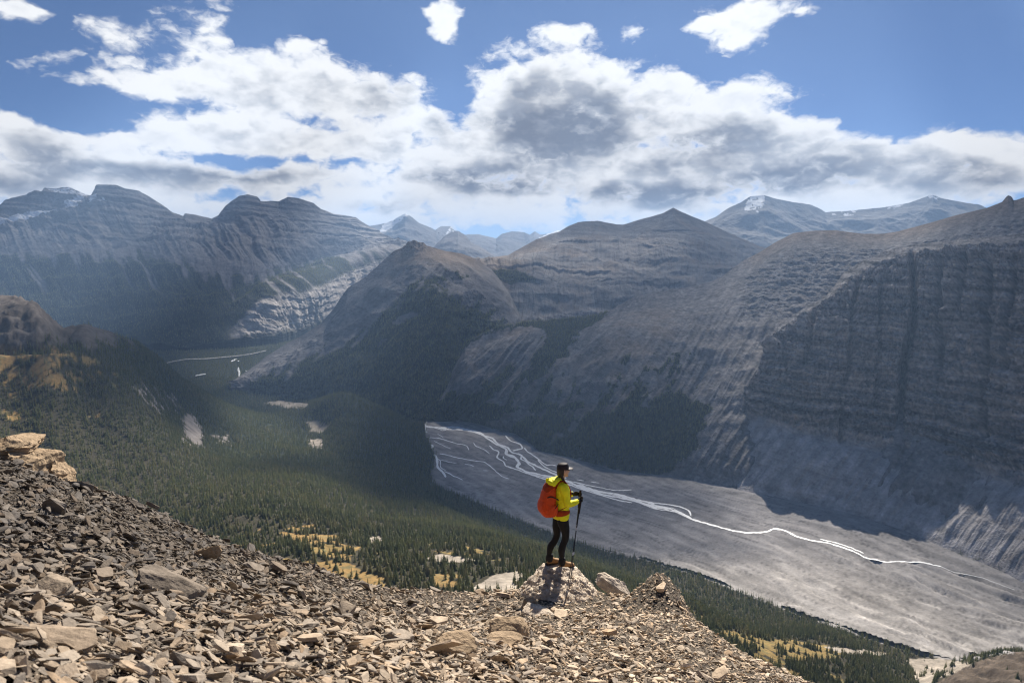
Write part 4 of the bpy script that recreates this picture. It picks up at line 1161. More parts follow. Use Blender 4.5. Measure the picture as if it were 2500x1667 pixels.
def instance_stuff(name, lib, pts, rot, scl, idx, mat_kind='stuff', parent=None):
    """one object scattering the library meshes on given points (geometry nodes)"""
    libcol = bpy.data.collections.new(name + '_library')
    for k, me in enumerate(lib):
        o = bpy.data.objects.new('%s_piece_%02d' % (name, k), me)
        libcol.objects.link(o)
    me = bpy.data.meshes.new(name)
    n = len(pts)
    me.vertices.add(n)
    me.vertices.foreach_set('co', np.asarray(pts, np.float32).ravel())
    for an, ty, arr, key in (('rot', 'FLOAT_VECTOR', rot, 'vector'), ('scl', 'FLOAT_VECTOR', scl, 'vector'), ('idx', 'INT', idx, 'value')):
        a = me.attributes.new(an, ty, 'POINT')
        a.data.foreach_set(key, np.ascontiguousarray(arr, np.int32 if ty == 'INT' else np.float32).ravel())
    ob = bpy.data.objects.new(name, me)
    COL.objects.link(ob)
    ob['kind'] = mat_kind
    if parent is not None:
        ob.parent = parent
    ng = bpy.data.node_groups.new(name + '_scatter', 'GeometryNodeTree')
    ng.interface.new_socket('Geometry', in_out='INPUT', socket_type='NodeSocketGeometry')
    ng.interface.new_socket('Geometry', in_out='OUTPUT', socket_type='NodeSocketGeometry')
    N = ng.nodes
    gi, go = N.new('NodeGroupInput'), N.new('NodeGroupOutput')
    ci = N.new('GeometryNodeCollectionInfo')
    ci.inputs['Collection'].default_value = libcol
    ci.inputs['Separate Children'].default_value = True
    ci.inputs['Reset Children'].default_value = True
    iop = N.new('GeometryNodeInstanceOnPoints')
    iop.inputs['Pick Instance'].default_value = True
    def attr(nm, dt):
        a = N.new('GeometryNodeInputNamedAttribute'); a.data_type = dt; a.inputs['Name'].default_value = nm
        return a.outputs['Attribute']
    e2r = N.new('FunctionNodeEulerToRotation')
    L = ng.links.new
    L(gi.outputs[0], iop.inputs['Points']); L(ci.outputs[0], iop.inputs['Instance'])
    L(attr('idx', 'INT'), iop.inputs['Instance Index'])
    L(attr('rot', 'FLOAT_VECTOR'), e2r.inputs[0]); L(e2r.outputs[0], iop.inputs['Rotation'])
    L(attr('scl', 'FLOAT_VECTOR'), iop.inputs['Scale'])
    L(iop.outputs[0], go.inputs[0])
    mod = ob.modifiers.new('scatter', 'NODES')
    mod.node_group = ng
    return ob

# the 300 nearest trees in view are things of their own
tr = near_trees
tpx, tpy = proj(tr[:, :3]); top_px, top_py = proj(tr[:, :3] + np.c_[np.zeros((len(tr), 2)), tr[:, 3]])
size = tpy - top_py
show = (tpx > 5) & (tpx < 2495) & (tpy < crest_py(tpx) - 2) & (tpy < 1660)
order = np.argsort(-size * show)
single = order[:300]
rest = np.setdiff1d(np.arange(len(tr)), single)
tk = trunk_mesh()
r = np.random.default_rng(77)
def tree_label(px, py):
    if px > 1700:
        return 'dark conifer among the golden scrub below the right end of the scree crest', 'conifers in the scrub by the gravel fan'
    if any(inpoly(np.array([px]), np.array([py]), m)[0] for m in MEADOWS[:2]):
        return 'small conifer standing alone in the golden alpine meadow', 'lone conifers in the golden meadow'
    if 1140 < px < 1300:
        return 'dark conifer beside the pale bare clearing left of the rock knoll', 'conifers round the pale clearing'
    if px < 700:
        return 'dark conifer in the dense stand just beyond the long scree edge', 'conifers beyond the scree edge'
    return 'dark conifer in the open stand between the golden meadow and the rock knoll', 'conifers of the open stand below the crest'
for k, i in enumerate(single):
    e = bpy.data.objects.new('conifer_tree', None)
    COL.objects.link(e)
    e.empty_display_size = .1
    e.location = tr[i, :3]
    s = float(tr[i, 3]); w = s * float(.85 + .5 * r.random())
    e.scale = (w, w, s)
    e.rotation_euler = (0, 0, float(r.random() * 6.28))
    lab, grp = tree_label(tpx[i], tpy[i])
    q = int(r.integers(6))
    size_w = 'tall' if s > 7.2 else ('short' if s < 4.8 else 'middling')
    shape_w = {0: 'slim', 1: 'full', 2: 'broad', 3: 'full', 4: 'bushy', 5: 'slim'}[q]
    lab = ' '.join([size_w, shape_w] + lab.replace('small ', '').split(' '))
    e['label'] = lab; e['category'] = 'tree'; e['group'] = grp
    for nm, me in (('trunk', tk), ('crown', lib_near[q])):
        o = bpy.data.objects.new(nm, me)
        COL.objects.link(o)
        o.parent = e
def tree_stuff(name, T, lib, seed):
    r = np.random.default_rng(seed)
    n = len(T)
    rot = np.zeros((n, 3)); rot[:, 2] = r.random(n) * 6.283; rot[:, :2] = r.normal(size=(n, 2)) * .03
    w = T[:, 3] * (.8 + .5 * r.random(n))
    ob = instance_stuff(name, lib, T[:, :3], rot, np.c_[w, w, T[:, 3]], r.integers(0, len(lib), n))
    return ob
f1 = tree_stuff('conifer_forest', tr[rest], lib_near, 5)
f1['label'] = 'small dark conifers of the upper slope'
f2 = tree_stuff('distant_conifer_forest', far_trees, lib_far, 6)
f2['label'] = 'dense dark conifer forest covering the valley slopes'
# ------------------------------------------------------------------ foreground scree slope
def thing(name, label, cat, loc=(0, 0, 0), group=None):
    o = bpy.data.objects.new(name, None)
    COL.objects.link(o)
    o.empty_display_size = .2
    o.location = loc
    o['label'] = label; o['category'] = cat
    if group:
        o['group'] = group
    return o
def tag(o, label, cat, group=None):
    o['label'] = label; o['category'] = cat
    if group:
        o['group'] = group
    return o

KS = .90
S = [(0, 1667, 2.8), (-300, 1600, 2.6), (300, 1667, 3.2), (600, 1667, 3.8), (1000, 1667, 4.5), (1250, 1667, 5.0), (1600, 1667, 5.7), (1800, 1667, 6.2), (1950, 1667, 6.8),
     (0, 1450, 4.4), (300, 1450, 5.3), (600, 1480, 6.2), (900, 1530, 7), (1250, 1560, 7.4), (1600, 1570, 7.8), (1720, 1600, 7.6),
     (0, 1250, 7), (-300, 1250, 6), (200, 1300, 7.3), (450, 1350, 8.5), (700, 1425, 9), (1000, 1490, 9.8), (1250, 1490, 10.2), (1350, 1475, 10.6), (1500, 1490, 10.4), (1620, 1500, 10.2)]
CR = [(-350, 1040, 9), (0, 1130, 10), (150, 1172, 10.5), (350, 1242, 11.5), (480, 1306, 11.8), (560, 1345, 11.8), (640, 1362, 11.5), (780, 1392, 11.8), (900, 1435, 12.0), (1000, 1445, 12.2), (1150, 1450, 12.3), (1250, 1447, 12.3), (1350, 1446, 12.2), (1450, 1450, 12), (1560, 1458, 11.6), (1650, 1470, 11.2), (1700, 1512, 10.3), (1780, 1572, 9.2), (1900, 1642, 7.9), (1960, 1669, 7.4), (2150, 1780, 6.2)]
sxy, sz = [], []
def sadd(P):
    sxy.append(P[:2]); sz.append(P[2])
for a in S:
    sadd(at_y(a[0], a[1], a[2] * KS))
for a in CR:
    P = at_y(a[0], a[1], a[2] * KS); sadd(P)
    for k, (dd, dr) in enumerate([(.6, .10), (1.8, .75), (5.0, 3.2)]):
        sadd(P * (1 + dd / np.linalg.norm(P)) + [0, 0, -dr])
for p in [(0, 0, -1.55), (-2, -1, -1.25), (2, -1, -2.1), (0, -5, -.6), (-5, -3, -.4), (5, -3, -2.6), (-6, 2, -1.0), (6, 2.5, -3.6), (9, 4, -5.6)]:
    sadd(np.array(p, float))
_sev = tps(sxy, sz, 1e-3)
FEET = at_y(1368, 1380, 10.5)
MOUND = at_y(1608, 1462, 10.2)
def scree_z(x, y, rough=True):
    z = _sev(x, y)
    if rough:
        z = z + .06 * fbm(x / 1.1, y / 1.1, 3., 4) + .03 * fbm(x / .35, y / .35, 7., 3)
    return z
def knoll_h(x, y):
    """craggy knoll under the hiker and the rubble mound beside it, height above the scree"""
    dx, dy = x - FEET[0], y - FEET[1]
    w = .12 * fbm(x / .5, y / .5, 11., 4) + .06 * fbm(x / .17, y / .17, 2., 3)
    fx = (dx + .05) / np.where(dx > -.05, .66, .64)
    fy = np.where(dy > .05, (dy - .05) / .42, (dy - .05) / .95)
    r = np.sqrt(fx ** 2 + fy ** 2) + w
    base = _sev(FEET[0] + 0 * x, FEET[1] + 0 * x)
    H = FEET[2] + .015 - base
    h = H * (1 - sstep(r, .10, 1.15)) ** .85
    mx, my = x - MOUND[0], y - MOUND[1]
    rm = np.sqrt(((mx) / np.where(mx > 0, .75, .55)) ** 2 + (my / np.where(my > 0, .5, .95)) ** 2) + w * .8
    h2 = .36 * (1 - sstep(rm, .0, 1.05))
    return h, h2
sx_, sy_ = np.arange(-13, 14.01, .075), np.arange(-7, 19.01, .075)
SX, SY = np.meshgrid(sx_, sy_)
SZ = scree_z(SX, SY)
kh, kh2 = knoll_h(SX, SY)
SZ = SZ + np.maximum(kh * .9, kh2) - .02 * (kh > .05)
SP = np.stack([SX, SY, SZ], -1)

def rock_material(name, cols, scale, bump, dist, lichen=.35, grade=True):
    m, t = material(name)
    geo = t.add('ShaderNodeNewGeometry'); pos = geo.outputs['Position']
    oi = t.add('ShaderNodeObjectInfo').outputs['Random']
    r1 = t.add('ShaderNodeValToRGB'); t.link(oi, r1.inputs[0])
    el = r1.color_ramp.elements
    for k, c in enumerate(cols):
        e = el[k] if k < 2 else el.new(k / (len(cols) - 1))
        e.position = k / (len(cols) - 1); e.color = (*c, 1)
    n1 = t.noise(pos, scale, 5.0, .6); n2 = t.noise(pos, scale * 6, 4.0, .65)
    k = t.math('MULTIPLY', t.lin(n1, .3, .7, .68, 1.28), t.lin(n2, .25, .75, .78, 1.2))
    # painted shade: colour dimmed cool on the left, brightened warm on the right
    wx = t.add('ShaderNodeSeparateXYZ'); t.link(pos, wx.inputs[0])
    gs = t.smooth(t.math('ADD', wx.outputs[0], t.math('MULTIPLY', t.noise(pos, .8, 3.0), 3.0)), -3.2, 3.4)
    side_shade = t.mix(gs, (.43, .43, .44), (1.48, 1.38, 1.23))
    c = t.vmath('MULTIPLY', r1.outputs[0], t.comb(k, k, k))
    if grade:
        c = t.vmath('MULTIPLY', c, side_shade)
    li = t.math('MULTIPLY', t.smooth(t.noise(pos, scale * 1.7, 6.0, .7), .60, .70), lichen)
    c = t.mix(li, c, (.10, .10, .105))
    h = t.math('ADD', n1, t.math('MULTIPLY', n2, .35))
    t.out(c, .92, t.bump(h, bump, dist), spec=.12)
    return m
TAN = [(.30, .24, .185), (.40, .335, .27), (.25, .225, .205), (.46, .395, .33), (.33, .25, .18), (.37, .325, .28), (.21, .19, .175), (.42, .35, .28)]
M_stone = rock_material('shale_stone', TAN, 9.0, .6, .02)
M_rock = rock_material('outcrop_rock', [(.34, .25, .165), (.34, .25, .165)], 5.0, .9, .05, .2, grade=False)
M_pale = rock_material('knoll_rock', [(.56, .465, .37), (.56, .465, .37)], 9.0, 1.0, .045, .3, grade=False)
mg, t = material('scree_gravel')
pos = t.add('ShaderNodeNewGeometry').outputs['Position']
vo = t.add('ShaderNodeTexVoronoi'); vo.inputs['Scale'].default_value = 26.0; t.link(pos, vo.inputs['Vector'])
vc = t.sep(vo.outputs['Color'])[0]
c = t.mix(vc, (.05, .042, .035), (.15, .125, .10))
t.out(c, .95, t.bump(t.math('ADD', vo.outputs['Distance'], t.noise(pos, 60, 3)), .9, .03), spec=.1)
scree = mesh_from('scree_slope', SP, grid_faces(*SP.shape[:2]), mg, kind='structure')

# ---- stone shapes: angular slabs
import bmesh
def shard(seed, thick, elong, nside=6):
    r = np.random.default_rng(seed)
    bm = bmesh.new()
    ang = np.sort((np.arange(nside) + r.uniform(-.38, .38, nside)) * 2 * math.pi / nside)
    rr = r.uniform(.7, 1.05, nside)
    tilt = r.normal(size=2) * .35
    for a, q in zip(ang, rr):
        x, y = q * math.cos(a) * .5, q * math.sin(a) * .5 / elong
        for s, sh in ((1, r.uniform(.66, .96)), (-1, r.uniform(.75, 1.05))):
            z = s * thick * .5 * r.uniform(.55, 1.05) + thick * .6 * (tilt[0] * x + tilt[1] * y)
            bm.verts.new((x * sh + r.normal() * .02, y * sh + r.normal() * .02, z))
    bm.verts.new((r.normal() * .1, r.normal() * .08, thick * r.uniform(.45, .7)))
    bmesh.ops.convex_hull(bm, input=bm.verts[:])
    loose = [v for v in bm.verts if not v.link_faces]
    bmesh.ops.delete(bm, geom=loose, context='VERTS')
    bmesh.ops.recalc_face_normals(bm, faces=bm.faces[:])
    me = bpy.data.meshes.new('stone')
    bm.to_mesh(me); bm.free()
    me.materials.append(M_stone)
    return me
stones = [shard(200 + i, [.05, .08, .11, .06, .17, .045, .09, .07][i % 8], [1.6, 2.4, 1.8, 3.4, 1.4, 2.1, 2.9, 1.7][i % 8], 5 + i % 3) for i in range(20)]

def rough_shard(seed, thick, elong):
    """big slab: shard with split edges and chipped faces"""
    me0 = shard(seed, thick, elong, 7)
    bm = bmesh.new(); bm.from_mesh(me0)
    bmesh.ops.subdivide_edges(bm, edges=bm.edges[:], cuts=2, use_grid_fill=True)
    bmesh.ops.triangulate(bm, faces=bm.faces[:])
    co = np.array([v.co[:] for v in bm.verts])
    n = fbm(co[:, 0] * 5 + seed, co[:, 1] * 5, co[:, 2] * 9, 3)
    lay = fbm(0 * n + seed, 0 * n, co[:, 2] / thick * 3.2, 2)
    for v, a, b in zip(bm.verts, n, lay):
        v.co.x *= 1 + .10 * a + .10 * b; v.co.y *= 1 + .10 * a + .10 * b; v.co.z += thick * .10 * a
    me0.clear_geometry(); bm.to_mesh(me0); bm.free()
    return me0
big_stones = [rough_shard(300 + i, [.10, .14, .08, .20, .11, .07][i % 6], [1.5, 1.3, 2.2, 1.4, 1.8, 2.6][i % 6]) for i in range(12)]

def sample_surface(n, r, bias):
    """random points on the part of the scree the view and its surroundings show"""
    out = []
    got = 0
    while got < n:
        m = n * 3
        p = r.uniform(-1.05, .95, m); Y = np.exp(r.uniform(math.log(1.6), math.log(14.5), m))
        w = (Y / 14.5) ** bias
        k = r.random(m) < w
        x, y = (p * Y)[k], Y[k]
        out.append(np.c_[x, y]); got += k.sum()
    return np.concatenate(out)[:n]
def surf(x, y):
    i = np.clip((y - sy_[0]) / .075, 0, len(sy_) - 1.001); k = np.clip((x - sx_[0]) / .075, 0, len(sx_) - 1.001)
    i0, k0 = i.astype(int), k.astype(int); fi, fk = i - i0, k - k0
    z = (SZ[i0, k0] * (1 - fk) + SZ[i0, k0 + 1] * fk) * (1 - fi) + (SZ[i0 + 1, k0] * (1 - fk) + SZ[i0 + 1, k0 + 1] * fk) * fi
    gxn = (SZ[i0, np.minimum(k0 + 2, len(sx_) - 1)] - SZ[i0, np.maximum(k0 - 2, 0)]) / .30
    gyn = (SZ[np.minimum(i0 + 2, len(sy_) - 1), k0] - SZ[np.maximum(i0 - 2, 0), k0]) / .30
    return z, gxn, gyn
def stone_set(n, smin, smax, power, bias, r, tilt, sink):
    xy = sample_surface(n, r, bias)
    x, y = xy.T
    z, a, b = surf(x, y)
    u = r.random(n)
    s = smin * (smax / smin) ** (u ** power)
    # coarser, slabbier debris to the left and near; finer to the right
    s *= np.interp(x / np.maximum(y, .5), [-.9, -.2, .25, .6], [1.3, 1.1, .85, .75])
    s = np.minimum(s, np.interp(y, [1.5, 3.0, 5.0, 9.0], [.11, .20, .31, .5]))
    lon = r.random(n) * 6.283
    dx, dy = x - FEET[0], y - FEET[1]
    onk = (np.hypot(dx, dy * .7) < .75)
    s = np.where(onk, np.minimum(s, .075), s)
    k1 = knoll_h(x, y)[0]
    on_top = np.hypot(dx / .34, dy / .26) < 1.0
    z = np.where(k1 > .04, scree_z(x, y) + k1 + np.where(on_top, -.12, .012), z)
    rx = np.arctan(b) + r.normal(size=n) * tilt
    ry = -np.arctan(a) + r.normal(size=n) * tilt
    # euler XYZ of (yaw, then lean with the slope)
    rot = np.zeros((n, 3)); 
    cz, szn = np.cos(lon), np.sin(lon)
    N = np.stack([-np.tan(-ry), -np.tan(rx) * 1.0, np.ones(n)], -1); N = np.stack([-np.tan(np.clip(-ry, -1.2, 1.2)), -np.tan(np.clip(rx, -1.2, 1.2)), np.ones(n)], -1)
    N /= np.linalg.norm(N, axis=1, keepdims=True)
    T = np.stack([cz, szn, np.zeros(n)], -1); T -= N * (T * N).sum(1, keepdims=True); T /= np.linalg.norm(T, axis=1, keepdims=True)
    Bv = np.cross(N, T)
    # rotation matrix columns T, Bv, N -> XYZ euler
    rot[:, 1] = -np.arcsin(np.clip(T[:, 2], -1, 1))
    rot[:, 0] = np.arctan2(Bv[:, 2], N[:, 2])
    rot[:, 2] = np.arctan2(T[:, 1], T[:, 0])
    P = np.c_[x, y, z + s * sink + s * .42 * r.random(n) ** 2]
    scl = np.c_[s, s * r.uniform(.8, 1.2, n), s * r.uniform(.7, 1.35, n)]
    return P, rot, scl, s
r = np.random.default_rng(21)
sets = [stone_set(800, .16, .40, 2.2, .5, r, .32, .03), stone_set(46000, .048, .15, 1.4, .9, r, .42, .10), stone_set(110000, .020, .055, 1.1, 1.15, r, .55, .08)]
big = sets[0]
ppx, ppy = proj(big[0])
inview = (ppx > -40) & (ppx < 2540) & (ppy < 1720)
ordr = np.argsort(-(big[3] / np.maximum(big[0][:, 1], .5)) * inview)
for i in ordr[:300]:
    o = bpy.data.objects.new('stone', big_stones[int(r.integers(len(big_stones)))])
    COL.objects.link(o)
    o.location = big[0][i]; o.rotation_euler = big[1][i]; o.scale = big[2][i]
    o.parent = scree
rs = ordr[300:]
Pp = np.concatenate([big[0][rs], sets[1][0], sets[2][0]]); Rr = np.concatenate([big[1][rs], sets[1][1], sets[2][1]]); Ss = np.concatenate([big[2][rs], sets[1][2], sets[2][2]])
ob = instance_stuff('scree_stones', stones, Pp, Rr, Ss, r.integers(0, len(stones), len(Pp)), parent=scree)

# ---- named rocks
def craggy(name, fn, x0, x1, y0, y1, step, mat):
    X, Y = np.meshgrid(np.arange(x0, x1, step), np.arange(y0, y1, step))
    h = fn(X, Y)
    base = scree_z(X, Y)
    P = np.stack([X, Y, base + h], -1)
    c1 = fbm(P[..., 0] / .16, P[..., 1] / .16, P[..., 2] / .10, 4, ridged=True)
    c2 = fbm(P[..., 0] / .05, P[..., 1] / .05, P[..., 2] / .035, 3, ridged=True)
    N = normals(P)
    P = P + N * (.075 * c1 + .032 * c2 - .035)[..., None] * sstep(h, .02, .12)[..., None]
    P[..., 2] -= .12 * (1 - sstep(h, .01, .05))
    return P
PK = craggy('k', lambda X, Y: knoll_h(X, Y)[0], FEET[0] - 1.1, FEET[0] + 1.1, FEET[1] - 1.5, FEET[1] + .75, .017, M_pale)
# flat standing room on top
dd = np.hypot((PK[..., 0] - FEET[0]) / .30, (PK[..., 1] - FEET[1]) / .22)
tp = 1 - sstep(dd, .55, 1.15)
PK[..., 2] = PK[..., 2] * (1 - tp) + (FEET[2] - .005 + .01 * fbm(PK[..., 0] / .07, PK[..., 1] / .07, 1., 3)) * tp
knoll = mesh_from('rock_knoll', PK, grid_faces(*PK.shape[:2]), M_pale)
tag(knoll, 'pale craggy rock knoll at the crest under the boots of the hiker', 'rock')

def boulder(name, px, py, Y, size, rot, seed, mat, label, amp=.16, boxy=3.0, freq=2.2, sink=0.0):
    """weathered block: rounded box with chipped faces"""
    n = 34
    u = np.linspace(0, 2 * math.pi, n * 2 + 1)[:-1]; v = np.linspace(-math.pi / 2, math.pi / 2, n)
    Uu, Vv = np.meshgrid(u, v)
    d = np.stack([np.cos(Vv) * np.cos(Uu), np.cos(Vv) * np.sin(Uu), np.sin(Vv)], -1)
    k = (np.abs(d) ** boxy).sum(-1, keepdims=True) ** (-1 / boxy)
    P = d * k
    rr = np.random.default_rng(seed)
    for _ in range(9):                                   # chop with random planes
        nrm = rr.normal(size=3); nrm /= np.linalg.norm(nrm)
        lim = rr.uniform(.72, 1.05)
        ex = np.maximum((P * nrm).sum(-1) - lim, 0)
        P = P - nrm * ex[..., None]
    P = P * (1 + amp * fbm(P[..., 0] * freq + seed, P[..., 1] * freq, P[..., 2] * freq, 5))[..., None]
    lay = fbm(0 * P[..., 0] + seed, 0 * P[..., 0], P[..., 2] * 5.5, 3)
    P[..., :2] *= (1 + .10 * lay)[..., None]
    P = P * np.array(size) * .5
    i = np.arange(n * 2 * n).reshape(n, n * 2)
    F = np.stack([i[:-1], np.roll(i[:-1], -1, 1), np.roll(i[1:], -1, 1), i[1:]], -1).reshape(-1, 4)
    o = mesh_from(name, P, F, mat, smooth=False)
    loc = at_y(px, py, Y); loc[2] += sink
    o.location = loc; o.rotation_euler = rot
    return tag(o, label, 'rock')
def on_scree(px, Y, dz=0.0):
    x = (px - CX) / FPX * 1.0
    # march for the row where the scree lies at this distance
    pys = np.linspace(900, 1680, 400)
    P = at_y(np.full(400, float(px)), pys, Y)
    z = scree_z(P[:, 0], P[:, 1], False)
    k = np.argmin(np.abs(P[:, 2] - (z + dz)))
    return pys[k]
def rock_at(name, px, py, size, rot, seed, mat, label, dz=.0, **kw):
    """centre of the block seen at px, py, resting on the scree"""
    Ys = np.linspace(2.2, 13, 600)
    P = at_y(np.full(600, float(px)), np.full(600, float(py)), Ys)
    g = P[:, 2] - (scree_z(P[:, 0], P[:, 1], False) + dz)
    k = np.argmax(g < 0) if (g < 0).any() else len(g) - 1
    return boulder(name, px, py, Ys[k], size, rot, seed, mat, label, **kw)
rock_at('boulder', 1497, 1432, (.74, .36, .34), (.1, .52, -.1), 3, M_pale, 'pale pitted boulder leaning downhill on the crest between knoll and rubble mound', dz=.10, amp=.2)
rock_at('boulder', 1240, 1540, (.40, .34, .26), (.3, -.2, .5), 8, M_rock, 'brown faceted boulder on the pale scree below the knoll, atop a flat stone', dz=.08)
rock_at('flat_stone', 1234, 1566, (.36, .26, .12), (.1, .1, .2), 9, M_rock, 'flat brown stone wedged under the faceted boulder below the knoll', dz=.03)
rock_at('boulder', 1293, 1478, (.20, .17, .22), (.2, .2, .4), 10, M_rock, 'small upright reddish boulder at the end of the hiker shadow', dz=.07)
rock_at('slab_stone', 1318, 1497, (.46, .30, .09), (.25, .15, -.4), 12, M_pale, 'large pale flat slab tilted beside the small upright boulder', dz=.03, boxy=5)
rock_at('boulder', 1115, 1578, (.34, .26, .20), (.2, .1, .3), 14, M_rock, 'rounded brown boulder half buried in the scree', dz=.05)
rock_at('slab_stone', 500, 1352, (.36, .12, .17), (.3, -.35, .2), 15, M_rock, 'slab of shale standing on edge in the grey scree', dz=.08, boxy=5)
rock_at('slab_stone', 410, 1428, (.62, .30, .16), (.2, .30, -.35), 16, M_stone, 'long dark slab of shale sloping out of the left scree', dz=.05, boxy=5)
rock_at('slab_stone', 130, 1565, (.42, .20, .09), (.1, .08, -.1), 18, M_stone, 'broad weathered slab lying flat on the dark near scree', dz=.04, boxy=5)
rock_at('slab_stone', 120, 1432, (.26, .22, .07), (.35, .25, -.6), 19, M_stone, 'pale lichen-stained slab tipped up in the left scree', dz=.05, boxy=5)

# broken outcrop at the left end of the crest: jointed blocks
oc = at_y(40, 1135, 9.0)
out = thing('rock_outcrop', 'tan jointed rock outcrop rising at the left end of the scree crest', 'rock', oc)
for k, (lx, ly, lz, sx, sy, sz_, rz, ry) in enumerate([(-.35, 0, .02, .95, .8, .62, .2, .05), (.22, -.05, -.05, .62, .7, .50, -.3, .12), (.52, .05, -.18, .40, .5, .36, .4, .30), (-.05, .10, .24, .60, .6, .24, .1, .10), (-.62, .05, .26, .50, .5, .26, -.4, -.05), (.30, -.32, -.22, .36, .3, .30, .9, .2), (.70, -.05, -.26, .22, .3, .26, .2, .6), (.02, -.38, -.20, .40, .3, .34, -.2, .0), (-.5, -.36, -.16, .5, .34, .40, .3, .1)]):
    o = boulder('rock_block', 0, 0, 1.0, (sx, sy, sz_), (.04 * k - .1, ry, rz), 50 + k, M_rock, '', amp=.22, boxy=5.0, freq=2.8)
    del o['label'], o['category']
    o.parent = out
    o.location = (lx, ly, lz)

# dry grass at the crest
mgr, t = material('dry_grass'); t.out((.45, .36, .20), .8)
def grass_tuft(px, py, Y, n, h, seed, label):
    r = np.random.default_rng(seed)
    V, F = [], []
    for k in range(n):
        a = r.random() * 6.28; L = h * r.uniform(.5, 1.1); ln = r.uniform(.1, .5)
        bx, by = r.normal(size=2) * .04
        w = .0035
        for q, f in enumerate((0, .5, 1.0)):
            x, y, z = bx + math.cos(a) * ln * L * f * f, by + math.sin(a) * ln * L * f * f, L * f - .03
            ww = w * (1 - .8 * f)
            V += [(x - ww, y, z), (x + ww, y, z)]
        i = len(V) - 6
        F += [(i, i + 1, i + 3, i + 2), (i + 2, i + 3, i + 5, i + 4)]
    o = mesh_from('dry_grass_tuft', np.array(V), np.array(F), mgr)
    loc = at_y(px, py, Y)
    loc[2] = float(scree_z(np.array(loc[0]), np.array(loc[1]), False))
    o.location = loc
    tag(o, label, 'grass')
grass_tuft(622, 1358, 10.4, 26, .20, 1, 'tuft of dry straw-coloured grass on the crest above the conifers')
grass_tuft(575, 1345, 10.5, 12, .14, 2, 'thin dry grass stalks at the foot of the stepped scree edge')
# ------------------------------------------------------------------ hiker
def simple_mat(name, c, rough=.8, bump=None, spec=.3, var=.0):
    m, t = material(name)
    col = c
    tc = t.add('ShaderNodeTexCoord').outputs['Object']
    if var:
        k = t.lin(t.noise(tc, 14.0, 4.0, .6), .3, .7, 1 - var, 1 + var)
        col = t.vmath('MULTIPLY', (c[0], c[1], c[2]), t.comb(k, k, k))
    nrm = None
    if bump:
        nrm = t.bump(t.noise(tc, bump[0], 4.0, .6), bump[1], bump[2])
    t.out(col, rough, nrm, spec)
    return m
M_skin = simple_mat('skin', (.62, .36, .25), .55)
M_jacket = simple_mat('yellow_shell', (.90, .84, .012), .6, (16, .5, .02), .3, .06)
M_hood = M_jacket
M_black = simple_mat('black_knit', (.012, .011, .012), .75)
M_cap = simple_mat('black_cap', (.022, .015, .018), .7)
M_brim = simple_mat('cap_brim', (.06, .045, .045), .6)
M_hair = simple_mat('brown_hair', (.03, .018, .014), .5, spec=.4)
M_boot = simple_mat('tan_leather', (.30, .16, .06), .6)
M_sole = simple_mat('boot_sole', (.06, .04, .03), .8)
M_pack = simple_mat('orange_ripstop', (.66, .068, .007), .6, (22, .45, .015), .3, .12)
M_packd = simple_mat('dark_orange_mesh', (.36, .045, .008), .7, (30, .5, .01), .2, .2)
M_strap = simple_mat('black_webbing', (.03, .02, .018), .7)
M_lens = simple_mat('dark_lens', (.01, .01, .012), .15, spec=.6)
M_metal = simple_mat('pole_metal', (.55, .55, .56), .3, spec=.8)
M_pole = simple_mat('pole_carbon', (.015, .015, .016), .35, spec=.5)

def tube_vf(path, n=18, flat_axis=None, cap=True):
    """path: (x, y, z, ra, rb): ra along the fore-aft direction, rb sideways"""
    p = np.array([q[:3] for q in path], float)
    R = np.array([(q[3], q[4] if len(q) > 4 else q[3]) for q in path], float)
    tn = np.gradient(p, axis=0); tn /= np.linalg.norm(tn, axis=1, keepdims=True) + 1e-9
    side = np.array([0, 1.0, 0]) if flat_axis is None else np.array(flat_axis, float)
    V = []
    an = np.linspace(0, 2 * math.pi, n, endpoint=False)
    for k in range(len(p)):
        b = side - tn[k] * side.dot(tn[k]); b /= np.linalg.norm(b) + 1e-9
        a = np.cross(b, tn[k])
        V.append(p[k] + np.cos(an)[:, None] * a * R[k, 0] + np.sin(an)[:, None] * b * R[k, 1])
    V = np.concatenate(V)
    F = []
    m = len(p)
    for k in range(m - 1):
        for q in range(n):
            F.append((k * n + q, k * n + (q + 1) % n, (k + 1) * n + (q + 1) % n, (k + 1) * n + q))
    V = np.concatenate([V, [p[0]], [p[-1]]])
    T = [(len(V) - 2, (q + 1) % n, q) for q in range(n)] + [(len(V) - 1, (m - 1) * n + q, (m - 1) * n + (q + 1) % n) for q in range(n)]
    return V, F, T

def smooth_path(path, k=5):
    P = np.array([list(q) + ([q[3]] if len(q) == 4 else []) for q in path], float)
    if len(P) < 3:
        return [tuple(q) for q in P]
    R = P[:, None, :]
    tt = np.r_[0, np.cumsum(np.linalg.norm(np.diff(P[:, :3], axis=0), axis=1) + 1e-6)]
    t = np.concatenate([np.linspace(tt[i], tt[i + 1], k, endpoint=False) for i in range(len(tt) - 1)] + [[tt[-1]]])
    m = np.gradient(P, tt, axis=0)
    out = []
    for q in t:
        i = min(max(np.searchsorted(tt, q, side='right') - 1, 0), len(tt) - 2)
        h = tt[i + 1] - tt[i]; s = (q - tt[i]) / h
        v = (1 + 2 * s) * (1 - s) ** 2 * P[i] + s * (1 - s) ** 2 * h * m[i] + s * s * (3 - 2 * s) * P[i + 1] + s * s * (s - 1) * h * m[i + 1]
        v[3:] = np.maximum(v[3:], .001)
        out.append(tuple(v))
    return out

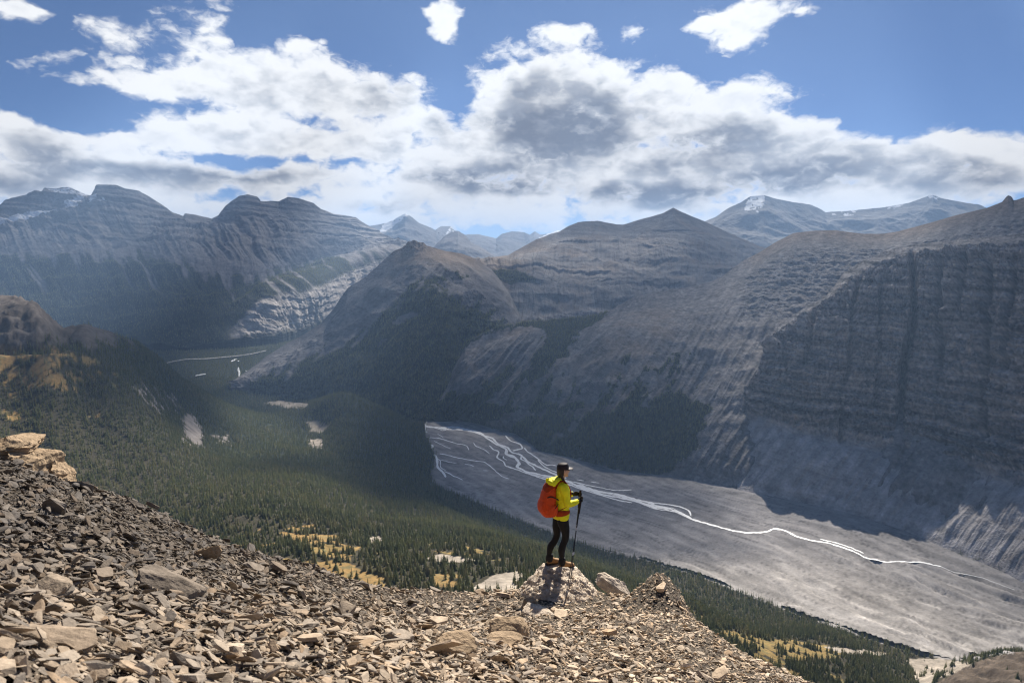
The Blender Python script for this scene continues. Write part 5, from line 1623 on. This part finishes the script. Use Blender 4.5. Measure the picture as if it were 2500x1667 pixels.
def ellipsoid_path(c, r, n=9, axis=2):
    out = []
    for s in np.linspace(-1, 1, n):
        s_ = math.sin(s * math.pi / 2)
        k = math.sqrt(max(1 - s_ * s_, .002))
        q = list(c); q[axis] += r[axis] * s_
        o = [i for i in range(3) if i != axis]
        out.append((*q, r[o[0]] * k, r[o[1]] * k))
    return out

def union_mesh(name, tubes, mat, voxel=.009, parent=None, smooth_it=4, disp=None):
    """tubes joined and remeshed into one continuous skin"""
    bm = bmesh.new()
    for tb in tubes:
        path, kw = (tb, {}) if not isinstance(tb, dict) else (tb['path'], {k: v for k, v in tb.items() if k != 'path'})
        V, F, T = tube_vf(smooth_path(path) if not kw.pop('raw', False) else path, **kw)
        vs_ = [bm.verts.new(v) for v in V]
        for f in list(F) + list(T):
            try:
                bm.faces.new([vs_[i] for i in f])
            except ValueError:
                pass
    bmesh.ops.recalc_face_normals(bm, faces=bm.faces[:])
    me = bpy.data.meshes.new(name + '_raw')
    bm.to_mesh(me); bm.free()
    tmp = bpy.data.objects.new(name + '_raw', me)
    COL.objects.link(tmp)
    md = tmp.modifiers.new('r', 'REMESH'); md.mode = 'VOXEL'; md.voxel_size = voxel; md.use_smooth_shade = True
    sm = tmp.modifiers.new('s', 'SMOOTH'); sm.factor = .5; sm.iterations = smooth_it
    dg = bpy.context.evaluated_depsgraph_get()
    dg.update()
    new = bpy.data.meshes.new_from_object(tmp.evaluated_get(dg))
    bpy.data.objects.remove(tmp)
    new.name = name
    if disp:
        n = len(new.vertices)
        co = np.zeros(n * 3, np.float32); new.vertices.foreach_get('co', co); co = co.reshape(-1, 3)
        nr = np.zeros(n * 3, np.float32); new.vertex_normals.foreach_get('vector', nr); nr = nr.reshape(-1, 3)
        co = co + nr * disp(co)[:, None]
        new.vertices.foreach_set('co', co.astype(np.float32).ravel())
        new.update()
    new.materials.clear(); new.materials.append(mat)
    o = bpy.data.objects.new(name, new)
    COL.objects.link(o)
    if parent is not None:
        o.parent = parent
    return o

P0 = FEET.copy()
YAW = math.radians(20)
person = thing('person', 'hiker in a yellow jacket, black leggings and cap standing on the rock knoll looking away', 'person', P0)
person.rotation_euler = (0, 0, YAW)
# local frame: +x faces forward (right in the picture), +y is the hiker's left (away from the camera)
footR, footL = np.array([.02, -.095, .0]), np.array([-.115, .10, .012])
hip = .90
def leg(foot, s, k=1.0):
    h = np.array([-.005, s * .088, hip])
    kn = np.array([(h[0] + foot[0]) * .5 + .035, s * .092, .49])
    an = foot + [-.03, 0, .10]
    return [(h[0] - .005, h[1], h[2] + .03, .098 * k, .088 * k), (h[0] + .004, h[1], .78, .096 * k, .086 * k), (kn[0] - .005, (h[1] + kn[1]) / 2, .63, .073 * k, .070 * k), (kn[0], kn[1], kn[2], .056 * k, .054 * k), (kn[0] - .035, kn[1], .40, .055 * k, .053 * k), ((kn[0] + an[0]) / 2 - .035, (kn[1] + an[1]) / 2, .32, .059 * k, .055 * k), (an[0] - .008, an[1], .19, .043 * k, .040 * k), (an[0], an[1], .09, .038 * k, .038 * k)]
sh_z = 1.385
shR, elR, wrR = np.array([-.015, -.165, sh_z - .02]), np.array([.03, -.205, 1.09]), np.array([.235, -.130, 1.10])
shL, elL, wrL = np.array([-.015, .165, sh_z - .02]), np.array([.04, .205, 1.10]), np.array([.235, .03, 1.165])
def arm(sh, el, wr, k=1.0, end=1.0):
    w = el + (wr - el) * end
    return [(sh[0], sh[1] * .72, sh[2] + .012, .062 * k, .060 * k), (sh[0], sh[1], sh[2] - .03, .060 * k, .056 * k), (*((sh * .5 + el * .5)), .050 * k, .047 * k), (*(el + (sh - el) * .08), .044 * k, .043 * k), (*(el * .5 + w * .5), .041 * k, .040 * k), (*w, .031 * k, .031 * k)]
torso = [(-.005, 0, .84, .10, .155), (-.005, 0, .93, .108, .158), (.0, 0, 1.05, .098, .135), (.0, 0, 1.18, .108, .145), (-.008, 0, 1.30, .112, .160), (-.015, 0, 1.375, .085, .140), (-.012, 0, 1.42, .055, .07)]
neck = [(-.012, 0, 1.38, .055, .055), (.005, 0, 1.46, .050, .050), (.015, 0, 1.53, .052, .052)]
HC = np.array([.030, 0, 1.585])
head = ellipsoid_path(HC + [0, 0, .012], (.092, .074, .105))
jaw = [(HC[0] + .02, 0, HC[2] - .01, .060, .060), (HC[0] + .038, 0, HC[2] - .060, .048, .048), (HC[0] + .055, 0, HC[2] - .094, .026, .026)]
nose = [(HC[0] + .080, 0, HC[2] + .018, .010, .009), (HC[0] + .096, 0, HC[2] - .006, .013, .012), (HC[0] + .108, 0, HC[2] - .022, .013, .014), (HC[0] + .088, 0, HC[2] - .030, .010, .012)]
lips = [(HC[0] + .080, -.02, HC[2] - .052, .008, .008), (HC[0] + .091, 0, HC[2] - .052, .011, .010), (HC[0] + .080, .02, HC[2] - .052, .008, .008)]
chin = ellipsoid_path(np.array([HC[0] + .072, 0, HC[2] - .086]), (.022, .024, .020), 7)
def ear(s):
    return ellipsoid_path(np.array([HC[0] - .008, s * .074, HC[2] - .005]), (.020, .012, .031), 7)
def hand(wr, aim, s):
    """gloved hand closed round an upright grip: palm, four unequal bent fingers, thumb"""
    t = []
    aim = aim / np.linalg.norm(aim)
    up = np.array([0, 0, 1.0])
    out = np.array([0, s, 0.0])
    pc = wr + aim * .05
    t.append([(*(wr - aim * .02), .028, .030), (*(wr + aim * .02), .030, .036), (*pc, .024, .042), (*(pc + aim * .03), .020, .040)])
    for k, L in enumerate((.92, 1.0, .95, .78)):
        b = pc + aim * .028 + up * (.030 - .020 * k) + out * .006
        f1 = b + aim * .026 * L - out * .004
        f2 = f1 + aim * .010 * L - out * .028 * L
        f3 = f2 - aim * .022 * L - out * .012
        t.append([(*b, .0105), (*f1, .010), (*f2, .0095), (*f3, .008)])
    tb = wr + aim * .018 + up * .026
    t.append([(*tb, .014), (*(tb + aim * .030 + up * .012 - out * .008), .012), (*(tb + aim * .052 + up * .006 - out * .024), .010)])
    return t
aimR, aimL = np.array([.9, .30, .10]), np.array([.85, -.45, .0])
def foot_tubes(f, k=1.0):
    return [[(f[0] - .075, f[1], .045, .034 * k, .034 * k), (f[0] - .03, f[1], .06, .052 * k, .038 * k), (f[0] + .05, f[1], .047, .040 * k, .042 * k), (f[0] + .12, f[1], .034, .028 * k, .042 * k), (f[0] + .16, f[1], .028, .016 * k, .026 * k)]]
body = union_mesh('body', [torso, neck, head, jaw, nose, lips, chin, ear(-1), ear(1), leg(footR, -1, .88), leg(footL, 1, .88), arm(shR, elR, wrR, .8), arm(shL, elL, wrL, .8)] + hand(wrR, aimR, -1)[:1] + hand(wrL, aimL, 1)[:1] + foot_tubes(footR, .8) + foot_tubes(footL, .8), M_skin, .0085, person, 2)
union_mesh('leggings', [leg(footR, -1), leg(footL, 1), [(-.005, 0, .80, .09, .15), (-.008, 0, .88, .115, .168), (-.005, 0, .98, .108, .155)]], M_black, .009, person, 3)
def folds(c):
    return .006 * fbm(c[:, 0] * 9, c[:, 1] * 9, c[:, 2] * 14, 4) + .004 * fbm(c[:, 0] * 26, c[:, 1] * 20, c[:, 2] * 26, 3, ridged=True)
jk = [[(-.006, 0, .815, .122, .178), (-.005, 0, .86, .130, .182), (.0, 0, .96, .128, .172), (.005, 0, 1.08, .124, .160), (.004, 0, 1.20, .130, .168), (-.006, 0, 1.31, .126, .178), (-.014, 0, 1.385, .095, .155), (-.008, 0, 1.425, .066, .080), (.004, 0, 1.462, .060, .064)], arm(shR, elR, wrR, 1.22, .98), arm(shL, elL, wrL, 1.22, .98)]
union_mesh('jacket', jk, M_jacket, .009, person, 3, folds)
union_mesh('hood', [[(-.175, -.09, 1.40, .030, .045), (-.19, 0, 1.415, .050, .09), (-.175, .09, 1.40, .030, .045)], [(-.18, 0, 1.385, .060, .115), (-.135, 0, 1.425, .050, .105), (-.065, 0, 1.462, .030, .088), (-.03, 0, 1.475, .02, .075)], [(-.21, 0, 1.355, .03, .07), (-.185, 0, 1.42, .045, .09), (-.10, 0, 1.468, .024, .085)]], M_hood, .009, person, 3, folds)
# boots
for f, s in ((footR, -1), (footL, 1)):
    b = union_mesh('boot', [[(f[0] - .082, f[1], .050, .040, .040), (f[0] - .03, f[1], .066, .060, .044), (f[0] + .05, f[1], .052, .046, .048), (f[0] + .125, f[1], .040, .034, .048), (f[0] + .178, f[1], .030, .018, .030)]], M_boot, .008, person, 3)
    union_mesh('cuff', [[(f[0] - .035, f[1], .055, .060, .052), (f[0] - .035, f[1], .10, .062, .054), (f[0] - .032, f[1], .16, .054, .050), (f[0] - .034, f[1], .175, .050, .046)]], M_black, .008, b, 2)
    V, F, T = tube_vf([(f[0] - .10, f[1], .012, .014, .034), (f[0] - .05, f[1], .012, .014, .045), (f[0] + .05, f[1], .012, .014, .048), (f[0] + .13, f[1], .012, .014, .052), (f[0] + .185, f[1], .014, .012, .032)])
    mesh_from('sole', V, np.array(F), M_sole, parent=b)
for wr, am, s in ((wrR, aimR, -1), (wrL, aimL, 1)):
    union_mesh('glove', hand(wr, am, s) + [[(*(wr - am * .045), .036, .036), (*(wr - am * .01), .034, .036)]], M_black, .005, person, 1)
# cap, hair, sunglasses
cap = union_mesh('cap', [[(HC[0] - .004, 0, HC[2] + .030, .101, .083), (HC[0] - .004, 0, HC[2] + .062, .100, .083), (HC[0] - .006, 0, HC[2] + .098, .088, .075), (HC[0] - .008, 0, HC[2] + .122, .058, .052), (HC[0] - .008, 0, HC[2] + .130, .02, .02)]], M_cap, .007, person, 1)
V = []
for i, a in enumerate(np.linspace(-1, 1, 13)):
    for q in range(5):
        f = q / 4
        V.append((HC[0] + .075 + (.100 - .028 * a * a) * f, a * (.068 - .006 * f), HC[2] + .046 - .014 * a * a - .012 * f * f - .004 * f))
V = np.array(V).reshape(13, 5, 3)
W = V.copy(); W[..., 2] -= .006
P = np.concatenate([V, W[:, ::-1]], 1)
P = np.concatenate([P, P[:, :1]], 1)
mesh_from('brim', P, grid_faces(*P.shape[:2]), M_brim, parent=cap)
union_mesh('hair', [[(HC[0] - .045, 0, HC[2] + .04, .055, .076), (HC[0] - .058, 0, HC[2] - .01, .042, .072), (HC[0] - .062, 0, HC[2] - .06, .032, .055), (HC[0] - .055, -.01, HC[2] - .10, .028, .042)],
                    [(HC[0] - .050, -.05, HC[2] - .03, .022, .024), (HC[0] - .040, -.065, HC[2] - .09, .020, .020), (HC[0] - .012, -.080, HC[2] - .15, .018, .018), (HC[0] + .03, -.085, HC[2] - .20, .014, .014), (HC[0] + .05, -.085, HC[2] - .24, .007, .007)],
                    [(HC[0] - .02, -.072, HC[2] + .03, .010, .008), (HC[0] - .026, -.076, HC[2] - .02, .010, .008), (HC[0] - .034, -.072, HC[2] - .06, .012, .010)]], M_hair, .007, person, 1)
gl = union_mesh('sunglasses', [[(HC[0] + .076, s * .012, HC[2] + .022, .006, .006), (HC[0] + .082, s * .032, HC[2] + .020, .010, .019), (HC[0] + .068, s * .056, HC[2] + .020, .008, .017), (HC[0] + .058, s * .068, HC[2] + .022, .005, .007), (HC[0] + .02, s * .076, HC[2] + .024, .003, .004), (HC[0] - .005, s * .078, HC[2] + .022, .003, .003)] for s in (-1, 1)], M_lens, .0035, person, 1)
# chest strap camera clip
union_mesh('chest_clip', [ellipsoid_path(np.array([.135, -.06, 1.20]), (.022, .02, .028), 7)], M_strap, .006, person, 1)

# ------------------------------------------------------------------ backpack worn on the back
pack = thing('backpack', 'bulging orange hiking backpack worn by the hiker in yellow', 'backpack', P0)
pack.rotation_euler = (0, 0, YAW)
pack.scale = (.90, .92, 1.0)
def pfold(c):
    return .010 * fbm(c[:, 0] * 9, c[:, 1] * 9, c[:, 2] * 9, 4) + .007 * fbm(c[:, 0] * 20, c[:, 1] * 20, c[:, 2] * 24, 3, ridged=True)
union_mesh('main_bag', [[(-.225, 0, .895, .075, .12), (-.245, 0, .94, .125, .155), (-.26, 0, 1.04, .150, .165), (-.25, 0, 1.16, .140, .160), (-.225, 0, 1.27, .115, .148), (-.20, 0, 1.345, .085, .125), (-.185, 0, 1.385, .05, .08)]], M_pack, .010, pack, 3, pfold)
union_mesh('front_pocket', [[(-.33, 0, .93, .045, .10), (-.365, 0, 1.00, .055, .125), (-.365, 0, 1.09, .050, .13), (-.335, 0, 1.17, .035, .11)]], M_pack, .010, pack, 3, pfold)
union_mesh('lid', [[(-.30, 0, 1.27, .045, .10), (-.26, 0, 1.33, .065, .125), (-.19, 0, 1.375, .050, .12), (-.13, 0, 1.37, .030, .10)]], M_packd, .010, pack, 3, pfold)
for s in (-1, 1):
    union_mesh('side_pocket', [[(-.22, s * .135, .91, .075, .035), (-.225, s * .155, .99, .095, .036), (-.215, s * .158, 1.06, .090, .022), (-.21, s * .150, 1.09, .082, .010)]], M_pack, .009, pack, 2, pfold)
    V, F, T = tube_vf(smooth_path([(-.335, s * .135, 1.02, .004, .012), (-.26, s * .186, .985, .004, .012), (-.17, s * .178, 1.06, .004, .012), (-.12, s * .150, 1.10, .004, .012)]), 8, (0, 0, 1))
    mesh_from('compression_strap', V, np.array(F), M_strap, parent=pack)
    V, F, T = tube_vf(smooth_path([(-.34, s * .10, 1.20, .004, .010), (-.27, s * .168, 1.24, .004, .010), (-.17, s * .165, 1.20, .004, .010), (-.11, s * .14, 1.16, .004, .010)]), 8, (0, 0, 1))
    mesh_from('compression_strap', V, np.array(F), M_strap, parent=pack)
    V, F, T = tube_vf(smooth_path([(-.14, s * .075, 1.33, .010, .026), (-.09, s * .085, 1.425, .010, .028), (-.01, s * .09, 1.442, .010, .030), (.075, s * .10, 1.38, .010, .030), (.128, s * .105, 1.27, .010, .028), (.125, s * .125, 1.16, .008, .022), (.05, s * .165, 1.06, .007, .014), (-.08, s * .165, 1.0, .007, .012)]), 12, (0, 1, 0))
    mesh_from('shoulder_strap', V, np.array(F), M_packd, parent=pack)
    V, F, T = tube_vf(smooth_path([(-.15, s * .13, .93, .05, .016), (-.06, s * .182, .945, .050, .018), (.03, s * .186, .945, .038, .016), (.10, s * .14, .94, .022, .012), (.135, s * .03, .935, .014, .010)]), 12, (0, 1, 0))
    mesh_from('hip_belt', V, np.array(F), M_packd, parent=pack)

# ------------------------------------------------------------------ trekking poles, held together in front
Rz = np.array([[math.cos(YAW), -math.sin(YAW), 0], [math.sin(YAW), math.cos(YAW), 0], [0, 0, 1]])
def w2l(P):
    return Rz.T @ (np.asarray(P) - P0)
def pole(label, grip_local, tip_px, tip_Y):
    tip = at_y(tip_px[0], tip_px[1], tip_Y)
    top = P0 + Rz @ np.array(grip_local)
    e = thing('trekking_pole', label, 'trekking pole', tip)
    d = top - tip; L = np.linalg.norm(d); d /= L
    def seg(nm, a, b, ra, rb, mat, n=10):
        V, F, T = tube_vf([(*(d * a), ra), (*(d * (a * .5 + b * .5)), (ra + rb) / 2), (*(d * b), rb)], n, (1, 0, 0))
        me = np.concatenate([np.array(F)])
        o = mesh_from(nm, V, me, mat, parent=e)
        return o
    seg('tip', -.02, .05, .003, .005, M_metal)
    seg('lower_shaft', .05, L * .36, .0060, .0065, M_pole)
    seg('middle_shaft', L * .36, L * .64, .0075, .0075, M_pole)
    seg('upper_shaft', L * .64, L - .10, .0088, .0088, M_pole)
    seg('lock', L * .36 - .02, L * .36 + .025, .013, .013, M_metal)
    seg('lock', L * .64 - .02, L * .64 + .025, .014, .014, M_metal)
    seg('grip', L - .24, L + .035, .015, .019, M_strap, 14)
    V, F, T = tube_vf([(*(d * .085), .004), (*(d * .088), .022), (*(d * .096), .022), (*(d * .099), .006)], 14, (1, 0, 0))
    mesh_from('basket', V, np.array(F), M_strap, parent=e)
pole('black trekking pole gripped in the hiker right hand, nearer the boots', [.30, -.115, 1.13], (1386, 1432), 9.85)
pole('black trekking pole under the hiker left hand, farther from the boots', [.325, -.03, 1.195], (1391, 1437), 9.95)
# ------------------------------------------------------------------ unseen cloud layer added overhead, gaps shaped to light and shade the slopes
LIT = [  # (value, photo polygon): how much sun reaches what is seen there
    (.30, [(0, 560), (250, 500), (450, 520), (700, 480), (900, 540), (1000, 600), (900, 620), (700, 660), (520, 640), (300, 600), (0, 600)]),
    (.12, [(0, 640), (300, 640), (560, 700), (560, 840), (400, 860), (0, 830)]),
    (.85, [(560, 800), (650, 700), (850, 630), (960, 600), (900, 690), (830, 740), (730, 830), (600, 860)]),
    (.55, [(440, 870), (600, 850), (740, 815), (850, 700), (960, 610), (930, 700), (850, 790), (720, 900), (620, 950), (470, 940)]),
    (.85, [(950, 640), (985, 600), (1030, 590), (1170, 630), (1300, 600), (1400, 545), (1480, 540), (1300, 650), (1120, 690), (1000, 660)]),
    (.25, [(720, 910), (860, 790), (960, 720), (1120, 720), (1180, 800), (1120, 870), (1060, 990), (860, 960)]),
    (.55, [(1300, 700), (1480, 700), (1650, 640), (1700, 600), (1600, 560), (1450, 580), (1300, 660)]),
    (.60, [(1130, 850), (1210, 800), (1330, 805), (1300, 900), (1200, 970), (1130, 930)]),
    (.38, [(1350, 950), (1450, 800), (1600, 720), (1800, 700), (1800, 900), (1650, 950), (1500, 900)]),
    (.5, [(1800, 700), (2250, 620), (2500, 640), (2500, 1400), (2200, 1290), (1900, 1250), (1640, 1180), (1800, 1000)]),
    (.9, [(1860, 860), (1900, 780), (2040, 690), (2120, 620), (2260, 570), (2300, 600), (2100, 680), (1900, 830)]),
    (.15, [(1300, 1060), (1600, 960), (1760, 980), (1650, 1160), (1400, 1120)]),
    (.0, [(1060, 1010), (1060, 1180), (1500, 1345), (1340, 1296), (1160, 1262), (1022, 1250), (960, 1225), (900, 1165), (900, 1060), (920, 1020), (960, 990)]),
    (.08, [(1030, 1010), (1200, 1040), (1330, 1105), (1640, 1165), (1900, 1215), (2060, 1262), (1900, 1268), (1700, 1300), (1560, 1310), (1500, 1330), (1250, 1262), (1060, 1180)]),
    (.95, [(1590, 1330), (1640, 1310), (1800, 1318), (1900, 1290), (1990, 1274), (2070, 1270), (2240, 1345), (2200, 1370), (2000, 1345), (2080, 1390), (2280, 1390), (2500, 1500), (2700, 1600), (2700, 1700), (1500, 1700), (1500, 1345)]),
    (.25, [(2090, 1400), (2260, 1390), (2420, 1460), (2300, 1470)]),
    (1.0, [(531, 990), (608, 971), (691, 982), (757, 1004), (818, 972), (870, 990), (917, 1026), (884, 1054), (906, 1142), (906, 1170), (967, 1230), (1022, 1253), (1160, 1266), (1340, 1306), (1500, 1350), (1500, 1700), (-300, 1700), (-300, 1050), (200, 1000), (330, 1010), (470, 1090), (560, 1060)]),
    (.30, [(600, 1130), (760, 1110), (900, 1120), (900, 1160), (760, 1150), (620, 1160)]),
    (.35, [(790, 1050), (880, 1010), (910, 1030), (860, 1080), (800, 1090)]),
    (.05, [(182, 806), (280, 812), (400, 888), (500, 960), (531, 990), (560, 1050), (470, 1085), (330, 1005), (260, 930), (200, 870)]),
    (.95, [(-300, 700), (60, 720), (130, 780), (185, 815), (200, 880), (260, 940), (200, 1000), (-300, 1050)]),
]
CZ = 5200.0
cell = 46.0
cx0, cx1, cy0, cy1 = -3800.0, 6400.0, 6000.0, 13600.0
ncx, ncy = int((cx1 - cx0) / cell), int((cy1 - cy0) / cell)
acc, wgt = np.zeros((ncy, ncx)), np.zeros((ncy, ncx))
for P, px, py in surf_samples:
    v = np.full(px.shape, .15)
    for val, poly in LIT:
        v = np.where(inpoly(px, py, poly), val, v)
    c = P + SUN * ((CZ - P[..., 2]) / SUN[2])[..., None]
    seen = (px > -300) & (px < 2800) & (P[..., 1] < 9500) & (P[..., 1] > 250)
    i = ((c[..., 1] - cy0) / cell).astype(int); k = ((c[..., 0] - cx0) / cell).astype(int)
    ok = seen & (i >= 0) & (i < ncy) & (k >= 0) & (k < ncx)
    w = 1.0 / np.maximum(P[..., 1], 200.0)
    np.add.at(acc, (i[ok], k[ok]), (v * w)[ok]); np.add.at(wgt, (i[ok], k[ok]), w[ok])
def blur(a, n):
    for _ in range(n):
        p = np.pad(a, 1, mode='edge')
        a = (p[:-2, 1:-1] + p[2:, 1:-1] + p[1:-1, :-2] + p[1:-1, 2:] + 2 * a) / 6
    return a
A_, W_ = blur(acc, 2), blur(wgt, 2)
L_ = np.where(W_ > 1e-9, A_ / np.maximum(W_, 1e-12), np.nan)
A2, W2 = blur(acc, 60), blur(wgt, 60)
CXg, CYg = np.meshgrid(cx0 + (np.arange(ncx) + .5) * cell, cy0 + (np.arange(ncy) + .5) * cell)
nfree = .45 + 1.1 * fbm(CXg / 1500, CYg / 1500, 2.2, 4)
L_ = np.where(np.isnan(L_), np.clip(nfree, 0, 1), L_)
# gap kept open so the near ridge stays sunlit
foot = SUN * (CZ / SUN[2])
near = np.hypot(CXg - foot[0], CYg - foot[1])
L_ = np.maximum(L_, 1 - sstep(near, 500, 800))
edge = np.minimum(np.minimum(CXg - cx0, cx1 - CXg), np.minimum(CYg - cy0, cy1 - CYg))
L_ = np.maximum(L_, sstep(np.hypot(CXg, CYg) + 300 * fbm(CXg / 700, CYg / 700, 9., 3), 12300, 13300))
L_ = np.maximum(L_, 1 - sstep(edge + 400 * fbm(CXg / 700, CYg / 700, 4., 3), 100, 700))
dens = np.clip(1.03 - L_ + .16 * fbm(CXg / 260, CYg / 260, 7., 4) * (4 * L_ * (1 - L_) + .15), 0, 1)
thick = 240 * dens ** .7 * (.7 + .5 * fbm(CXg / 420, CYg / 420, 1., 4))
up = np.stack([CXg, CYg, CZ + np.maximum(thick, 0)], -1)
dn = np.stack([CXg, CYg, CZ - .3 * np.maximum(thick, 0) - .5], -1)
keep = (dens[:-1, :-1] + dens[1:, 1:] + dens[:-1, 1:] + dens[1:, :-1]) > .04
f1_ = grid_faces(ncy, ncx, keep); f2_ = f1_[:, ::-1] + ncx * ncy
al = 1 - np.sqrt(np.clip(1 - dens * .985, 0, 1))
al = np.repeat(np.r_[al.ravel(), al.ravel()][:, None], 3, 1)
m_c, t = material('shade_cloud')
att = t.add('ShaderNodeAttribute'); att.attribute_name = 'albedo'
df = t.add('ShaderNodeBsdfDiffuse'); df.inputs['Color'].default_value = (.9, .9, .9, 1)
tl = t.add('ShaderNodeBsdfTranslucent'); tl.inputs['Color'].default_value = (.75, .77, .8, 1)
mx = t.add('ShaderNodeMixShader'); mx.inputs[0].default_value = .45
t.link(df.outputs[0], mx.inputs[1]); t.link(tl.outputs[0], mx.inputs[2])
tp = t.add('ShaderNodeBsdfTransparent')
m2 = t.add('ShaderNodeMixShader')
t.link(att.outputs['Fac'], m2.inputs[0]); t.link(tp.outputs[0], m2.inputs[1]); t.link(mx.outputs[0], m2.inputs[2])
o = t.add('ShaderNodeOutputMaterial'); t.link(m2.outputs[0], o.inputs['Surface'])
cl = mesh_from('cloud_shade_layer', np.concatenate([up.reshape(-1, 3), dn.reshape(-1, 3)]), np.concatenate([f1_, f2_]), m_c, col=al, kind='structure')

# ------------------------------------------------------------------ air
HAZE = 6.2e-5
zmin = min(float(min(c[2] for c in o.bound_box)) for o in bpy.data.objects if o.type == 'MESH' and o.get('kind') == 'structure' and o.name != 'cloud_shade_layer')
zmax = max(float(max(c[2] for c in o.bound_box)) for o in bpy.data.objects if o.type == 'MESH' and o.get('kind') == 'structure' and o.name != 'cloud_shade_layer')
bx = [(-23000, -3000, zmin - 60), (23000, 21500, zmax + 40)]
V = [(bx[i][0], bx[j][1], bx[k][2]) for i in (0, 1) for j in (0, 1) for k in (0, 1)]
F = [(0, 1, 3, 2), (4, 6, 7, 5), (0, 4, 5, 1), (2, 3, 7, 6), (0, 2, 6, 4), (1, 5, 7, 3)]
m_h, t = material('haze_air')
pv = t.add('ShaderNodeVolumePrincipled')
pv.inputs['Color'].default_value = (.40, .62, 1.0, 1)
pv.inputs['Density'].default_value = HAZE
pv.inputs['Anisotropy'].default_value = .35
o = t.add('ShaderNodeOutputMaterial'); t.link(pv.outputs[0], o.inputs['Volume'])
hz = mesh_from('haze', np.array(V), np.array(F), m_h, smooth=False, kind='stuff')
hz['label'] = 'pale blue haze filling the valley air'
